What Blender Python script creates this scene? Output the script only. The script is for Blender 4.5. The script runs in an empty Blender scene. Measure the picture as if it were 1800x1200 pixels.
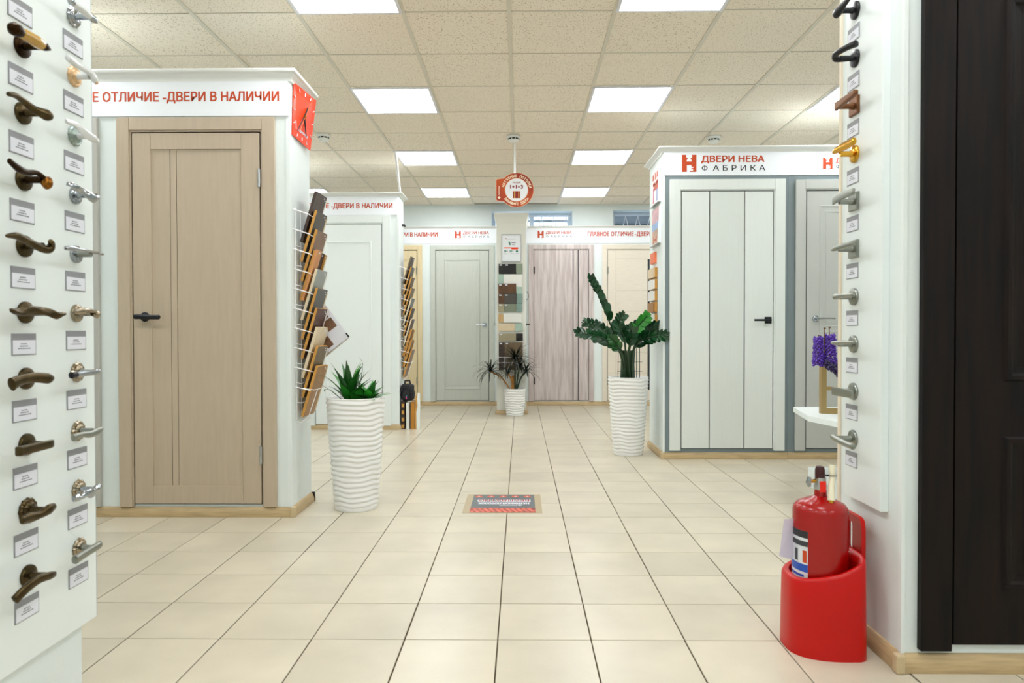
import bpy, math, random
from mathutils import Vector, Matrix
random.seed(7)
sc = bpy.context.scene
COL = sc.collection
PI = math.pi
# ---------------------------------------------------------------- camera, world, exposure
F_PX, YAW, PITCH, ROLL, CAM_H = 1226.25, .0120, -.0143, -.0016, 1.042
def cam_rot():
    c, s = math.cos(YAW), math.sin(YAW);   A = Matrix(((c, s, 0), (-s, c, 0), (0, 0, 1)))
    c, s = math.cos(PITCH), math.sin(PITCH); B = Matrix(((1, 0, 0), (0, c, s), (0, -s, c)))
    c, s = math.cos(ROLL), math.sin(ROLL); Cc = Matrix(((c, 0, s), (0, 1, 0), (-s, 0, c)))
    return Cc @ B @ A
R = cam_rot()
cd = bpy.data.cameras.new('camera'); cam = bpy.data.objects.new('camera', cd); COL.objects.link(cam)
cd.sensor_width = 36; cd.lens = F_PX * 36 / 1800; cd.clip_start = .05; cd.clip_end = 60
mw = Matrix.Identity(4)
for i in range(3):
    mw[i][0] = R[0][i]; mw[i][1] = R[2][i]; mw[i][2] = -R[1][i]
mw[2][3] = CAM_H
cam.matrix_world = mw
cd.dof.use_dof = True; cd.dof.focus_distance = 5.2; cd.dof.aperture_fstop = 5.6
sc.camera = cam
sc.view_settings.view_transform = 'Standard'; sc.view_settings.look = 'None'
sc.view_settings.gamma = 1; sc.view_settings.use_curve_mapping = False
sc.view_settings.exposure = 0.0
LAMP = 14.5                     # strength of the ceiling light diffusers
LAMP_COL = (.925, .96, 1.0)
w = bpy.data.worlds.new('world'); sc.world = w; w.use_nodes = True
bg = w.node_tree.nodes['Background']; bg.inputs[0].default_value = (.62, .78, 1, 1); bg.inputs[1].default_value = 5.0

# ---------------------------------------------------------------- materials
def lin(h):
    h = h.lstrip('#'); o = []
    for i in (0, 2, 4):
        v = int(h[i:i+2], 16) / 255
        o.append(v / 12.92 if v <= .04045 else ((v + .055) / 1.055) ** 2.4)
    return tuple(o) + (1,)
MATS = {}
def mat(name, col, rough=.5, metal=0, var=0, scale=20, stretch=(1, 1, 1), bump=0, col2=None, emit=0, objvar=0, trans=0, coat=0, spec=None, thresh=None, bscale=None):
    if name in MATS: return MATS[name]
    m = bpy.data.materials.new(name); m.use_nodes = True; nt = m.node_tree; N = nt.nodes; L = nt.links
    b = N['Principled BSDF']; c = lin(col)
    b.inputs['Base Color'].default_value = c; b.inputs['Roughness'].default_value = rough; b.inputs['Metallic'].default_value = metal
    if spec is not None: b.inputs['Specular IOR Level'].default_value = spec
    if coat: b.inputs['Coat Weight'].default_value = coat; b.inputs['Coat Roughness'].default_value = .1
    if trans: b.inputs['Transmission Weight'].default_value = trans
    if emit:
        b.inputs['Emission Color'].default_value = c; b.inputs['Emission Strength'].default_value = emit
    out = None
    if var or col2 or bump:
        tc = N.new('ShaderNodeTexCoord'); mp = N.new('ShaderNodeMapping'); mp.inputs['Scale'].default_value = stretch
        L.new(tc.outputs['Object'], mp.inputs['Vector'])
        nz = N.new('ShaderNodeTexNoise'); nz.inputs['Scale'].default_value = scale; nz.inputs['Detail'].default_value = 5
        L.new(mp.outputs[0], nz.inputs['Vector'])
        if objvar:
            oi = N.new('ShaderNodeObjectInfo'); cx = N.new('ShaderNodeVectorMath'); cx.operation = 'ADD'
            mm = N.new('ShaderNodeMath'); mm.operation = 'MULTIPLY'; mm.inputs[1].default_value = 37
            L.new(oi.outputs['Random'], mm.inputs[0]); L.new(mp.outputs[0], cx.inputs[0]); L.new(mm.outputs[0], cx.inputs[1])
            L.new(cx.outputs[0], nz.inputs['Vector'])
        if var or col2:
            cr = N.new('ShaderNodeValToRGB'); L.new(nz.outputs['Fac'], cr.inputs[0])
            e = cr.color_ramp.elements
            if col2:
                e[0].color = lin(col2); e[1].color = c
                lo, hi = thresh or (.35, .65); e[0].position = lo; e[1].position = hi
            else:
                e[0].position = .3; e[1].position = .7
                e[0].color = tuple(x * (1 - var) for x in c[:3]) + (1,); e[1].color = tuple(min(1, x * (1 + var)) for x in c[:3]) + (1,)
            out = cr.outputs[0]
        if bump:
            bp = N.new('ShaderNodeBump'); bp.inputs['Strength'].default_value = bump; bp.inputs['Distance'].default_value = .002
            if bscale:
                n2 = N.new('ShaderNodeTexNoise'); n2.inputs['Scale'].default_value = bscale; n2.inputs['Detail'].default_value = 3
                L.new(mp.outputs[0], n2.inputs['Vector']); L.new(n2.outputs['Fac'], bp.inputs['Height'])
            else: L.new(nz.outputs['Fac'], bp.inputs['Height'])
            L.new(bp.outputs[0], b.inputs['Normal'])
    if objvar:
        oi2 = N.new('ShaderNodeObjectInfo'); mr = N.new('ShaderNodeMapRange'); mr.inputs[3].default_value = 1 - objvar; mr.inputs[4].default_value = 1 + objvar
        L.new(oi2.outputs['Random'], mr.inputs[0])
        mx = N.new('ShaderNodeMix'); mx.data_type = 'RGBA'; mx.blend_type = 'MULTIPLY'; mx.inputs[0].default_value = 1
        if out: L.new(out, mx.inputs[6])
        else: mx.inputs[6].default_value = c
        L.new(mr.outputs[0], mx.inputs[7]); out = mx.outputs[2]
    if out: L.new(out, b.inputs['Base Color'])
    MATS[name] = m
    return m

M_wall = mat('painted_wall', '#e6eeec', .7, var=.03, scale=3, bump=.25, bscale=140)
M_panel = mat('white_laminate', '#e9f0ee', .45, var=.015, scale=3)
M_header = mat('white_sign_board', '#f2f6fa', .4)
M_crown = mat('white_moulding', '#f0f2ee', .4)
M_slate = mat('slate_grey_laminate', '#7c898c', .5, var=.04, scale=4)
M_grout = mat('brown_grout', '#4a3b22', .9, var=.15, scale=8)
M_tile = mat('beige_floor_tile', '#c9c0ab', .28, var=.085, scale=3.4, bump=.14, objvar=.04, bscale=160, spec=.45)
M_ceil = mat('mineral_fibre_ceiling_tile', '#f6ebda', .9, col2='#b3a288', scale=120, thresh=(.34, .42), bump=.2, objvar=.015)
M_grid = mat('ceiling_grid_metal', '#ddd5c4', .5)
M_base = mat('oak_baseboard', '#bfa67c', .45, var=.16, scale=7, stretch=(1.2, 1.2, 14))
M_orange = mat('orange_print', '#c4430f', .5)
M_orange2 = mat('orange_sheet', '#f03c00', .35, spec=.3)
M_black = mat('black_print', '#0c0c0e', .5)
M_gap = mat('gap_shade', '#15120f', .9)
M_steel = mat('brushed_steel', '#b9bcbc', .3, 1)
M_chrome = mat('polished_chrome', '#a4a9ae', .10, 1)
M_satin = mat('satin_nickel', '#94978f', .30, 1)
M_bronze = mat('antique_bronze', '#4d412b', .30, 1, var=.25, scale=40)
M_bronze2 = mat('dark_bronze', '#2e2012', .32, 1, var=.3, scale=40)
M_gold = mat('polished_gold', '#d9a33c', .15, 1)
M_rosegold = mat('warm_nickel', '#9c907c', .16, 1)
M_blackm = mat('matt_black_metal', '#17181b', .35, .3)
M_porc = mat('white_porcelain', '#d8dad9', .15, coat=.6)
M_amber = mat('amber_resin', '#b58a2e', .2, coat=.6, var=.12, scale=20)
M_cream = mat('cream_gold_rosette', '#dcb98e', .35, .4, var=.2, scale=90)
M_brownm = mat('brown_bronze', '#7a5236', .35, .8)
M_wire = mat('white_wire', '#f4f4f4', .3)
M_card = mat('card_grey', '#8e8f93', .5)
M_paper = mat('card_white', '#e4e6ee', .5)
M_ink = mat('card_ink', '#55565e', .7)
M_beige = mat('beige_door_finish', '#bfae97', .45, var=.04, scale=9, stretch=(6, 6, .6), bump=.1)
M_wdoor = mat('white_door_finish', '#e2e7e2', .42, var=.012, scale=9, stretch=(8, 8, .5))
M_wdoor2 = mat('bright_white_door_finish', '#eaf0ee', .42)
M_gdoor = mat('light_grey_door_finish', '#bfc1bb', .45, var=.02, scale=4)
M_ggdoor = mat('grey_green_door_finish', '#c6cac0', .45, var=.03, scale=9, stretch=(8, 8, .5))
M_washed = mat('whitewashed_oak', '#d6cbc8', .5, col2='#beb0ac', scale=5, stretch=(7, 7, .5), thresh=(.38, .62))
M_creamd = mat('cream_door_finish', '#e6dccb', .45, var=.035, scale=8, stretch=(1, 1, 12))
M_yellow = mat('pale_oak_door_finish', '#e2cfa6', .45, var=.06, scale=8, stretch=(8, 8, .6))
M_dark = mat('dark_wenge', '#1f120c', .5, col2='#0c0909', scale=7, stretch=(6, 6, .5), thresh=(.35, .75), spec=.2)
M_pot = mat('white_planter', '#eeeeea', .4)
M_soil = mat('dark_soil', '#1d1712', .95, var=.4, scale=60, bump=.6)
M_leaf = mat('glossy_green_leaf', '#1c5a1c', .3, var=.35, scale=7, objvar=.3, coat=.15)
M_leafb = mat('fresh_green_leaf', '#2f8a2a', .35, var=.25, scale=9, objvar=.25, coat=.1)
M_leafd = mat('deep_green_leaf', '#12401f', .25, var=.35, scale=9, objvar=.35, coat=.3)
M_leafk = mat('thin_dark_leaf', '#222a22', .4, var=.3, scale=9, objvar=.35)
M_stem = mat('green_stem', '#1d3d1c', .4, var=.3, scale=20, stretch=(1, 1, .2))
M_cane = mat('brown_cane', '#a5702e', .6, var=.3, scale=30)
M_red = mat('red_plastic', '#c00502', .33, spec=.35)
M_redc = mat('red_enamel', '#a00604', .22, spec=.5)
M_glow = mat('light_diffuser', '#ffffff', .5)
M_lframe = mat('light_frame', '#e8e8ee', .4)
M_lilac = mat('lilac_paper', '#d6cede', .6)
M_blue = mat('blue_print', '#1450b8', .4)
M_purple = mat('purple_petal', '#5b35a8', .6, var=.25, scale=60)
M_purpled = mat('dark_purple_petal', '#2f2050', .6, var=.3, scale=60)
M_goldf = mat('gold_painted_frame', '#9c8350', .45)
M_mdf = mat('raw_mdf_edge', '#c89243', .7, var=.1, scale=60)
M_green = mat('teal_print', '#11775e', .5)
M_winf = mat('white_window_frame', '#cfd6dc', .4)
g = MATS['light_diffuser'].node_tree.nodes['Principled BSDF']
g.inputs['Emission Color'].default_value = LAMP_COL + (1,); g.inputs['Emission Strength'].default_value = LAMP
gl = bpy.data.materials.new('window_glass'); gl.use_nodes = True
gb = gl.node_tree.nodes['Principled BSDF']; gb.inputs['Transmission Weight'].default_value = 1; gb.inputs['Roughness'].default_value = .02; gb.inputs['IOR'].default_value = 1.1
M_glass = gl
def wood(name, a, b, **k): return mat(name, a, .4, col2=b, scale=6, stretch=(7, 7, .6), thresh=(.35, .7), **k)

# ---------------------------------------------------------------- mesh helpers
OFF = {}
def off(o): return OFF.get(o.name, Vector((0, 0, 0))) if o else Vector((0, 0, 0))
class MB:
    def __init__(s): s.v = []; s.f = []; s.m = []; s.mi = 0
    def box(s, x0, x1, y0, y1, z0, z1, xf=None):
        n = len(s.v); p = [(x0,y0,z0),(x1,y0,z0),(x1,y1,z0),(x0,y1,z0),(x0,y0,z1),(x1,y0,z1),(x1,y1,z1),(x0,y1,z1)]
        if xf: p = [tuple(xf(Vector(q))) for q in p]
        s.v += p
        for q in ((0,3,2,1),(4,5,6,7),(0,1,5,4),(1,2,6,5),(2,3,7,6),(3,0,4,7)): s.f.append(tuple(n+i for i in q)); s.m.append(s.mi)
        return s
    def grid(s, rows, closed=False, cap=False):
        """rows: list of equal-length rings of points"""
        n = len(s.v); k = len(rows[0])
        for r in rows: s.v += [tuple(p) for p in r]
        for i in range(len(rows)-1):
            for j in range(k if closed else k-1):
                a = n+i*k+j; b = n+i*k+(j+1) % k
                s.f.append((a, b, b+k, a+k)); s.m.append(s.mi)
        if cap:
            s.f.append(tuple(n+j for j in range(k))[::-1]); s.m.append(s.mi)
            s.f.append(tuple(n+(len(rows)-1)*k+j for j in range(k))); s.m.append(s.mi)
        return s
    def lathe(s, prof, n=24, c=(0,0,0), xf=None, cap=True):
        rows = []
        for r, z in prof:
            ring = [Vector((c[0]+r*math.cos(2*PI*j/n), c[1]+r*math.sin(2*PI*j/n), c[2]+z)) for j in range(n)]
            if xf: ring = [xf(p) for p in ring]
            rows.append(ring)
        return s.grid(rows, True, cap)
    def tube(s, pts, r, n=6, cap=True):
        pts = [Vector(p) for p in pts]; rows = []
        rr = r if isinstance(r, (list, tuple)) else [r]*len(pts)
        up = Vector((0, 0, 1)); t0 = (pts[1]-pts[0]).normalized()
        if abs(t0.dot(up)) > .9: up = Vector((0, 1, 0))
        u = t0.cross(up).normalized()
        for i, p in enumerate(pts):
            t = (pts[min(i+1, len(pts)-1)] - pts[max(i-1, 0)]).normalized()
            u = (u - t*u.dot(t)).normalized(); v = t.cross(u)
            rows.append([p + (u*math.cos(2*PI*j/n) + v*math.sin(2*PI*j/n))*rr[i] for j in range(n)])
        return s.grid(rows, True, cap)
    def poly(s, pts):
        n = len(s.v); s.v += [tuple(p) for p in pts]; s.f.append(tuple(range(n, n+len(pts)))); s.m.append(s.mi); return s
    def prism(s, pts, d):
        """flat polygon pts (Vectors) extruded by vector d"""
        n = len(s.v); k = len(pts); d = Vector(d)
        s.v += [tuple(p) for p in pts] + [tuple(Vector(p)+d) for p in pts]
        s.f.append(tuple(range(n, n+k))[::-1]); s.m.append(s.mi); s.f.append(tuple(range(n+k, n+2*k))); s.m.append(s.mi)
        for j in range(k): s.f.append((n+j, n+(j+1) % k, n+k+(j+1) % k, n+k+j)); s.m.append(s.mi)
        return s
    def mesh(s, name, mats, o=Vector((0,0,0)), smooth=False):
        me = bpy.data.meshes.new(name)
        me.from_pydata([(a-o[0], b-o[1], c-o[2]) for a, b, c in s.v], [], s.f)
        for m in (mats if isinstance(mats, (list, tuple)) else [mats]): me.materials.append(m)
        if isinstance(mats, (list, tuple)) and len(mats) > 1: me.polygons.foreach_set('material_index', s.m)
        if smooth:
            me.shade_smooth()
            try: me.set_sharp_from_angle(angle=math.radians(smooth if smooth > 1 else 40))
            except Exception: pass
        me.validate(); me.update()
        return me
    def build(s, name, mats, parent=None, smooth=False, bevel=0, at=None):
        o = bpy.data.objects.new(name, None)
        nm = o.name; bpy.data.objects.remove(o)
        b = Vector(at) if at is not None and parent is None else off(parent)
        me = s.mesh(name, mats, b, smooth)
        o = bpy.data.objects.new(name, me); COL.objects.link(o)
        if parent: o.parent = parent; OFF[o.name] = off(parent)
        else: o.location = b; OFF[o.name] = b
        if bevel:
            md = o.modifiers.new('bevel', 'BEVEL'); md.width = bevel; md.segments = 2; md.limit_method = 'ANGLE'; md.angle_limit = math.radians(35)
        return o
def empty(name, loc, label, cat, group=None):
    o = bpy.data.objects.new(name, None); COL.objects.link(o); o.location = loc; o.empty_display_size = .1
    OFF[o.name] = Vector(loc); return tag(o, label, cat, group)
def tag(o, label, cat, group=None):
    o['label'] = label; o['category'] = cat
    if group: o['group'] = group
    return o
def struct(o): o['kind'] = 'structure'; return o
def bx(name, m, p, x0, x1, y0, y1, z0, z1, bevel=0, at=None):
    if p is None and at is None: at = ((x0+x1)/2, (y0+y1)/2, z0)
    return MB().box(x0, x1, y0, y1, z0, z1).build(name, m, p, bevel=bevel, at=at)
def copy_tree(o, parent=None):
    c = o.copy(); COL.objects.link(c); c.parent = parent
    for ch in list(o.children): copy_tree(ch, c)
    return c
def text(body, m, parent, origin, right, cap, width=None, align='L', bold=0, name='lettering', up=(0,0,1), res=2):
    """flat lettering; origin = baseline corner, cap = capital height, width = total width"""
    c = bpy.data.curves.new('t', 'FONT'); c.body = body; c.resolution_u = res
    o = bpy.data.objects.new('t', c); COL.objects.link(o)
    bpy.context.view_layer.update()
    me = bpy.data.meshes.new_from_object(o.evaluated_get(bpy.context.evaluated_depsgraph_get()))
    bpy.data.objects.remove(o)
    xs = [v.co.x for v in me.vertices]; x0, x1 = min(xs), max(xs)
    sy = cap / .728; sx = width / (x1-x0) if width else sy
    W = (x1-x0)*sx
    rt = Vector(right).normalized(); upv = Vector(up).normalized(); O = Vector(origin)
    sh = {'L': 0, 'R': -W, 'C': -W/2}[align]
    b = off(parent)
    pv = [v.co.copy() for v in me.vertices]; pf = [tuple(p.vertices) for p in me.polygons]
    bw = bold*.75*sy; nrm_ = rt.cross(upv)
    shifts = [(0, 0)] if bold <= 0 else [(-bw, -bw*.6), (bw, -bw*.6), (-bw, bw*.6), (bw, bw*.6), (0, 0)]
    V_, F_ = [], []
    for i_, (du, dv) in enumerate(shifts):
        n_ = len(V_); V_ += [O + rt*((c_.x-x0)*sx+sh+du) + upv*(c_.y*sy+dv) + nrm_*(.00006*i_) - b for c_ in pv]
        F_ += [tuple(n_+k for k in f_) for f_ in pf]
    me = bpy.data.meshes.new(name); me.from_pydata(V_, [], F_); me.update()
    me.materials.clear(); me.materials.append(m)
    t = bpy.data.objects.new(name, me); COL.objects.link(t); t.parent = parent; OFF[t.name] = b
    return t
def sweep_profile(prof, path, side=1, closed=False):
    """prof (outward, z); path plan points; outward = right-hand side; mitred"""
    P = [Vector((a, b)) for a, b in path]; n = len(P); rows = []
    for i in range(n):
        d = []
        if i > 0 or closed: d.append((P[i]-P[i-1]).normalized())
        if i < n-1 or closed: d.append((P[(i+1) % n]-P[i]).normalized())
        ns = [Vector((q.y, -q.x))*side for q in d]
        if len(ns) == 1: o = ns[0]
        else:
            o = ns[0]+ns[1]; o = o / max(o.dot(ns[0]), .2)
        rows.append([(P[i].x+o.x*a, P[i].y+o.y*a, z) for a, z in prof])
    mb = MB(); mb.grid(rows, False)
    k = len(prof)
    mb.f.append(tuple(range(k))); mb.m.append(0); mb.f.append(tuple(range((n-1)*k, n*k))[::-1]); mb.m.append(0)
    return mb
CROWN = [(0, -.062), (.010, -.061), (.012, -.050), (.018, -.040), (.030, -.030), (.036, -.022), (.040, -.020), (.044, -.016), (.046, -.006), (.042, 0), (0, 0)]
BASE = [(0, 0), (.020, 0), (.022, .010), (.019, .030), (.013, .046), (.006, .055), (0, .056)]
def smooth_path(pts, n=6):
    P = [Vector(p) for p in pts]; out = []
    for i in range(len(P)-1):
        a, b, c, d = P[max(i-1, 0)], P[i], P[i+1], P[min(i+2, len(P)-1)]
        for k in range(n):
            t = k/n
            out.append(.5*((2*b)+(c-a)*t+(2*a-5*b+4*c-d)*t*t+(3*b-a-3*c+d)*t**3))
    out.append(P[-1]); return out

# ---------------------------------------------------------------- room shell
XL, XR, YF, YB, HC = -4.2626, 4.1374, -3.2344, 9.9656, 2.847
TX, TY, X0, Y0 = .3157, .3128, -.078, 2.3446
fl = struct(bx('floor', M_grout, None, XL-.1, XR+.1, YF-.1, YB+.6, -.08, -.0035))
tiles = []
i0, i1 = math.floor((XL-X0)/TX), math.ceil((XR-X0)/TX); j0, j1 = math.floor((YF-Y0)/TY), math.ceil((YB-Y0)/TY)
def seen(x, y):
    if y < 1.9: return False
    px = 914.7+F_PX*x/y
    if px < 120 or px > 1620: return False
    if x < -1.25 and y > 3.95 and y < 4.3: return False
    if x < -1.25 and y > 4.2 and px < 520: return False
    return True
for i in range(i0, i1):
    for j in range(j0, j1):
        tiles.append((i, j, X0+(i+.5)*TX, Y0+(j+.5)*TY))
vis = sorted([t for t in tiles if seen(t[2], t[3])], key=lambda t: t[3])[:298]
vs = {(t[0], t[1]) for t in vis}
hx, hy = TX/2-.0023, TY/2-.0021
tm = MB()
tm.grid([[(-hx, -hy, -.004), (hx, -hy, -.004), (hx, hy, -.004), (-hx, hy, -.004)], [(-hx, -hy, -.001), (hx, -hy, -.001), (hx, hy, -.001), (-hx, hy, -.001)],
         [(-hx+.001, -hy+.001, 0), (hx-.001, -hy+.001, 0), (hx-.001, hy-.001, 0), (-hx+.001, hy-.001, 0)]], True, True)
tme = tm.mesh('tile', M_tile)
fb = Vector(fl.location)
for t in vis:
    o = bpy.data.objects.new('tile', tme); COL.objects.link(o); o.parent = fl
    o.location = Vector((t[2]+random.uniform(-.0006, .0006), t[3]+random.uniform(-.0006, .0006), 0))-fb
    o.rotation_euler = (0, 0, random.uniform(-.002, .002))
rest = MB()
for t in tiles:
    if (t[0], t[1]) in vs: continue
    rest.box(max(t[2]-hx, XL), min(t[2]+hx, XR), max(t[3]-hy, YF), min(t[3]+hy, YB), -.003, 0)
ro = rest.build('tiles', M_tile, fl); ro['kind'] = 'stuff'

# ceiling: grid, tiles, light panels
CX, CY = -.0626, 3.9656
LX = [-2.7626, -.9626, .8374, 2.6374]; LY = [-1.7344, .0656, 1.8656, 3.6656, 5.4656, 7.2656, 9.0656]  # rows above and behind the camera are unseen, added for light
ce = struct(bx('ceiling', mat('plenum_shade', '#3c3a38', .9), None, XL-.1, XR+.1, YF-.1, YB+.1, 3.0, 3.08))  # slab coloured dark so the gap in the tiles reads as shade
cb = Vector(ce.location)
gm = MB()
for k in range(-7, 8): gm.box(CX+.6*k-.012, CX+.6*k+.012, YF, YB, HC-.002, HC+.03)
for k in range(-12, 11): gm.box(XL, XR, CY+.6*k-.0045, CY+.6*k+.0045, HC-.0005, HC+.028)
gm.build('ceiling_grid', M_grid, ce)
cm = MB(); q = .2885; qy = .2945
cm.grid([[(-q, -qy, .02), (q, -qy, .02), (q, qy, .02), (-q, qy, .02)], [(-q, -qy, 0), (q, -qy, 0), (q, qy, 0), (-q, qy, 0)]], True, True)
cme = cm.mesh('ceiling_tile', M_ceil)
lampset = {(round(x, 2), round(y, 2)) for x in LX for y in LY}
for i in range(-7, 7):
    for j in range(-12, 10):
        x, y = CX+.6*(i+.5), CY+.6*(j+.5)
        if (round(x, 2), round(y, 2)) in lampset: continue
        o = bpy.data.objects.new('ceiling_tile', cme); COL.objects.link(o); o.parent = ce
        z = HC+.0035
        o.location = Vector((x+random.uniform(-.001, .001), y+random.uniform(-.001, .001), z))-cb
        o.rotation_euler = (random.uniform(-.002, .002), random.uniform(-.002, .002), random.uniform(-.002, .002))
        if i in (-1, 0) and j == 9: o.scale = (1, .80, 1); o.location.y -= .056       # short cut tiles leave a dark gap by the far wall
        if i == -3 and j == 1: o.rotation_euler = (-.02, .012, .004); o.location.z += .004
lroot = empty('ceiling_light', (LX[0], LY[0], HC-.012), '', 'light')
mb = MB()
for a, b, c, d in ((-.2975, .2975, -.2975, -.2795), (-.2975, .2975, .2795, .2975), (-.2975, -.2795, -.2795, .2795), (.2795, .2975, -.2795, .2795)):
    mb.box(LX[0]+a, LX[0]+b, LY[0]+c, LY[0]+d, HC-.010, HC-.0025)
mb.build('frame', M_lframe, lroot)
bx('diffuser', M_glow, lroot, LX[0]-.2795, LX[0]+.2795, LY[0]-.2795, LY[0]+.2795, HC-.007, HC-.003)
side = {0: 'far left', 1: 'middle left', 2: 'middle right', 3: 'far right'}
rown = {0: 'unseen row added well behind the photographer', 1: 'unseen row added right above the photographer', 2: 'row just ahead of the photographer', 3: 'row cut by the top photo edge',
        4: 'second row in full view', 5: 'row beyond the hanging sign', 6: 'farthest row by the window wall'}
for yi, y in enumerate(LY):
    for xi, x in enumerate(LX):
        o = lroot if (xi, yi) == (0, 0) else copy_tree(lroot)
        o.location = (x, y, HC-.012)
        o['label'] = 'square white ceiling light panel, %s column, %s' % (side[xi], rown[yi]); o['group'] = 'square light panels in the ceiling'

T = .1
struct(bx('wall_left', M_wall, None, XL-T, XL, YF-T, YB+T, -.0035, 3.0))
struct(bx('wall_right', M_wall, None, XR, XR+T, YF-T, YB+T, -.0035, 3.0))
struct(bx('wall_front', M_wall, None, XL, XR, YF-T, YF, -.0035, 3.0))
# wall_back with two high windows
W1 = (-.41, .745, 1.9, 2.755); W2 = (1.325, 2.75, 1.9, 2.765)
mb = MB(); WT = .32
xs = [XL, W1[0], W1[1], W2[0], W2[1], XR]
mb.box(xs[0], xs[1], YB, YB+WT, -.0035, 3.0); mb.box(xs[2], xs[3], YB, YB+WT, -.0035, 3.0); mb.box(xs[4], xs[5], YB, YB+WT, -.0035, 3.0)
for W in (W1, W2):
    mb.box(W[0], W[1], YB, YB+WT, -.0035, W[2]); mb.box(W[0], W[1], YB, YB+WT, W[3], 3.0)
struct(mb.build('wall_back', M_wall, None, at=(0, YB, 0)))
M_under = mat('dark_overhang', '#6f7270', .8, var=.2, scale=2)
for n, W in ((1, W1), (2, W2)):
    r = bpy.data.objects.new('window_%d' % n, None); COL.objects.link(r); r.location = ((W[0]+W[1])/2, YB+.2, W[2]); OFF[r.name] = Vector(r.location); struct(r)
    fm = MB(); y0, y1 = YB+.20, YB+.25; mid = (W[0]+W[1])/2
    fm.box(W[0], W[0]+.05, y0, y1, W[2], W[3]); fm.box(W[1]-.05, W[1], y0, y1, W[2], W[3])
    fm.box(W[0]+.05, W[1]-.05, y0, y1, W[3]-.035, W[3]); fm.box(W[0]+.05, W[1]-.05, y0, y1, W[2], W[2]+.05); fm.box(mid-.03, mid+.03, y0, y1, W[2]+.05, W[3]-.035)
    fm.build('window_frame', M_winf, r)
    bx('pane', M_glass, r, W[0]+.05, mid-.03, y0+.02, y0+.026, W[2]+.05, W[3]-.035)
    bx('pane', M_glass, r, mid+.03, W[1]-.05, y0+.02, y0+.026, W[2]+.05, W[3]-.035)
    gy = YB+.10; zt = W[3]-.07; k = 0; x = W[0]+.10; st = .088
    gr = MB(); gr.box(W[0]+.005, W[1]-.005, gy-.005, gy+.005, zt, zt+.010)
    gr.box(W[0]+.005, W[1]-.005, gy-.005, gy+.005, 2.15, 2.16)
    gr.build('grille_rail', M_winf, r)
    while x < W[1]-.03:
        x2 = min(x+st, W[1]-.01); a, b = (2.35, zt) if k % 2 == 0 else (zt, 2.35)
        MB().tube([(x, gy, a), (x2, gy, b)], .006, 5).build('grille_bar', M_winf, r)
        x = x2; k += 1
    struct(r)
# outside: canopy slab added to shade the right window, dark facade beyond, pale louvres beyond the left window
struct(bx('shade_canopy_1', M_under, None, 1.0, 3.6, YB+WT, YB+1.5, 2.80, 2.95))
struct(bx('wall_outside', M_under, None, 1.0, 3.8, YB+1.5, YB+1.7, -.0035, 4.2))
w1 = bpy.data.objects['window_1']
for k in range(6):
    bx('louvre', M_winf, w1, W1[0], W1[1], YB+.275+.004*k, YB+.28+.004*k, 2.30+.085*k, 2.335+.085*k)

def baseboard(path, name, parent):
    return sweep_profile(BASE, path).build(name, M_base, parent, smooth=True)

# ---------------------------------------------------------------- lettering and logo
def header_text(s, parent, xr, zb, y, cap=.0525, full=.650, ref='-ДВЕРИ В НАЛИЧИИ', left=False):
    """full = width of the reference end of the slogan"""
    c = bpy.data.curves.new('t', 'FONT'); c.body = s; c2 = bpy.data.curves.new('t', 'FONT'); c2.body = ref
    ws = []
    for q in (c, c2):
        o = bpy.data.objects.new('t', q); COL.objects.link(o); bpy.context.view_layer.update()
        bb = [v[0] for v in o.bound_box]; ws.append(max(bb)-min(bb)); bpy.data.objects.remove(o)
    return text(s, M_orange, parent, (xr, y, zb), (1, 0, 0), cap, full*ws[0]/ws[1], 'L' if left else 'R', bold=.034)
def logo(parent, x, z, y, w, m=None, right=(1, 0, 0), name='emblem'):
    """the letter H with a pawn-shaped notch above and a key-shaped notch below"""
    h = w*1.18; rt = Vector(right)
    def P(u, v): return Vector((x, y, z)) + rt*(u*w) + Vector((0, 0, v*h))
    mb = MB(); d = (0, -.0015, 0) if abs(rt.x) > .5 else (.0015 if rt.y > 0 else -.0015, 0, 0)
    mb.prism([P(a, b) for a, b in ((0, 0), (.34, 0), (.34, .40), (.66, .40), (.66, .30), (.80, .30), (.80, .22), (.66, .22), (.66, .16), (.78, .16), (.78, .06), (.56, .06), (.56, 0), (1, 0), (1, 1), (.70, 1), (.72, .93), (.70, .84), (.60, .80), (.68, .66), (.68, .60), (.32, .60), (.32, .66), (.40, .80), (.30, .84), (.28, .93), (.30, 1), (0, 1))], d)
    return mb.build(name, m or M_orange, parent)
def brand(parent, x, z, y, s=1.0, thin=False):
    """emblem with the two-line name right of it; x, z = lower left corner"""
    logo(parent, x, z, y, .116*s)
    text('ДВЕРИ НЕВА', M_orange, parent, (x+.158*s, y-.0008, z+.078*s), (1, 0, 0), .050*s, .505*s, bold=.045 if not thin else .03)
    mg = M_black if not thin else mat('grey_print', '#8a8f94', .6)
    text('А Б Р И К А', mg, parent, (x+.250*s, y-.0008, z+.008*s), (1, 0, 0), .044*s, .422*s, bold=.006 if not thin else .02)
    text('О', mg, parent, (x+.160*s, y-.0008, z+.0125*s), (1, 0, 0), .035*s, .046*s, bold=.006 if not thin else .02, name='letter')
    bx('letter', mg, parent, x+.1808*s, x+.1852*s, y-.0009, y, z+.008*s, z+.052*s)

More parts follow.
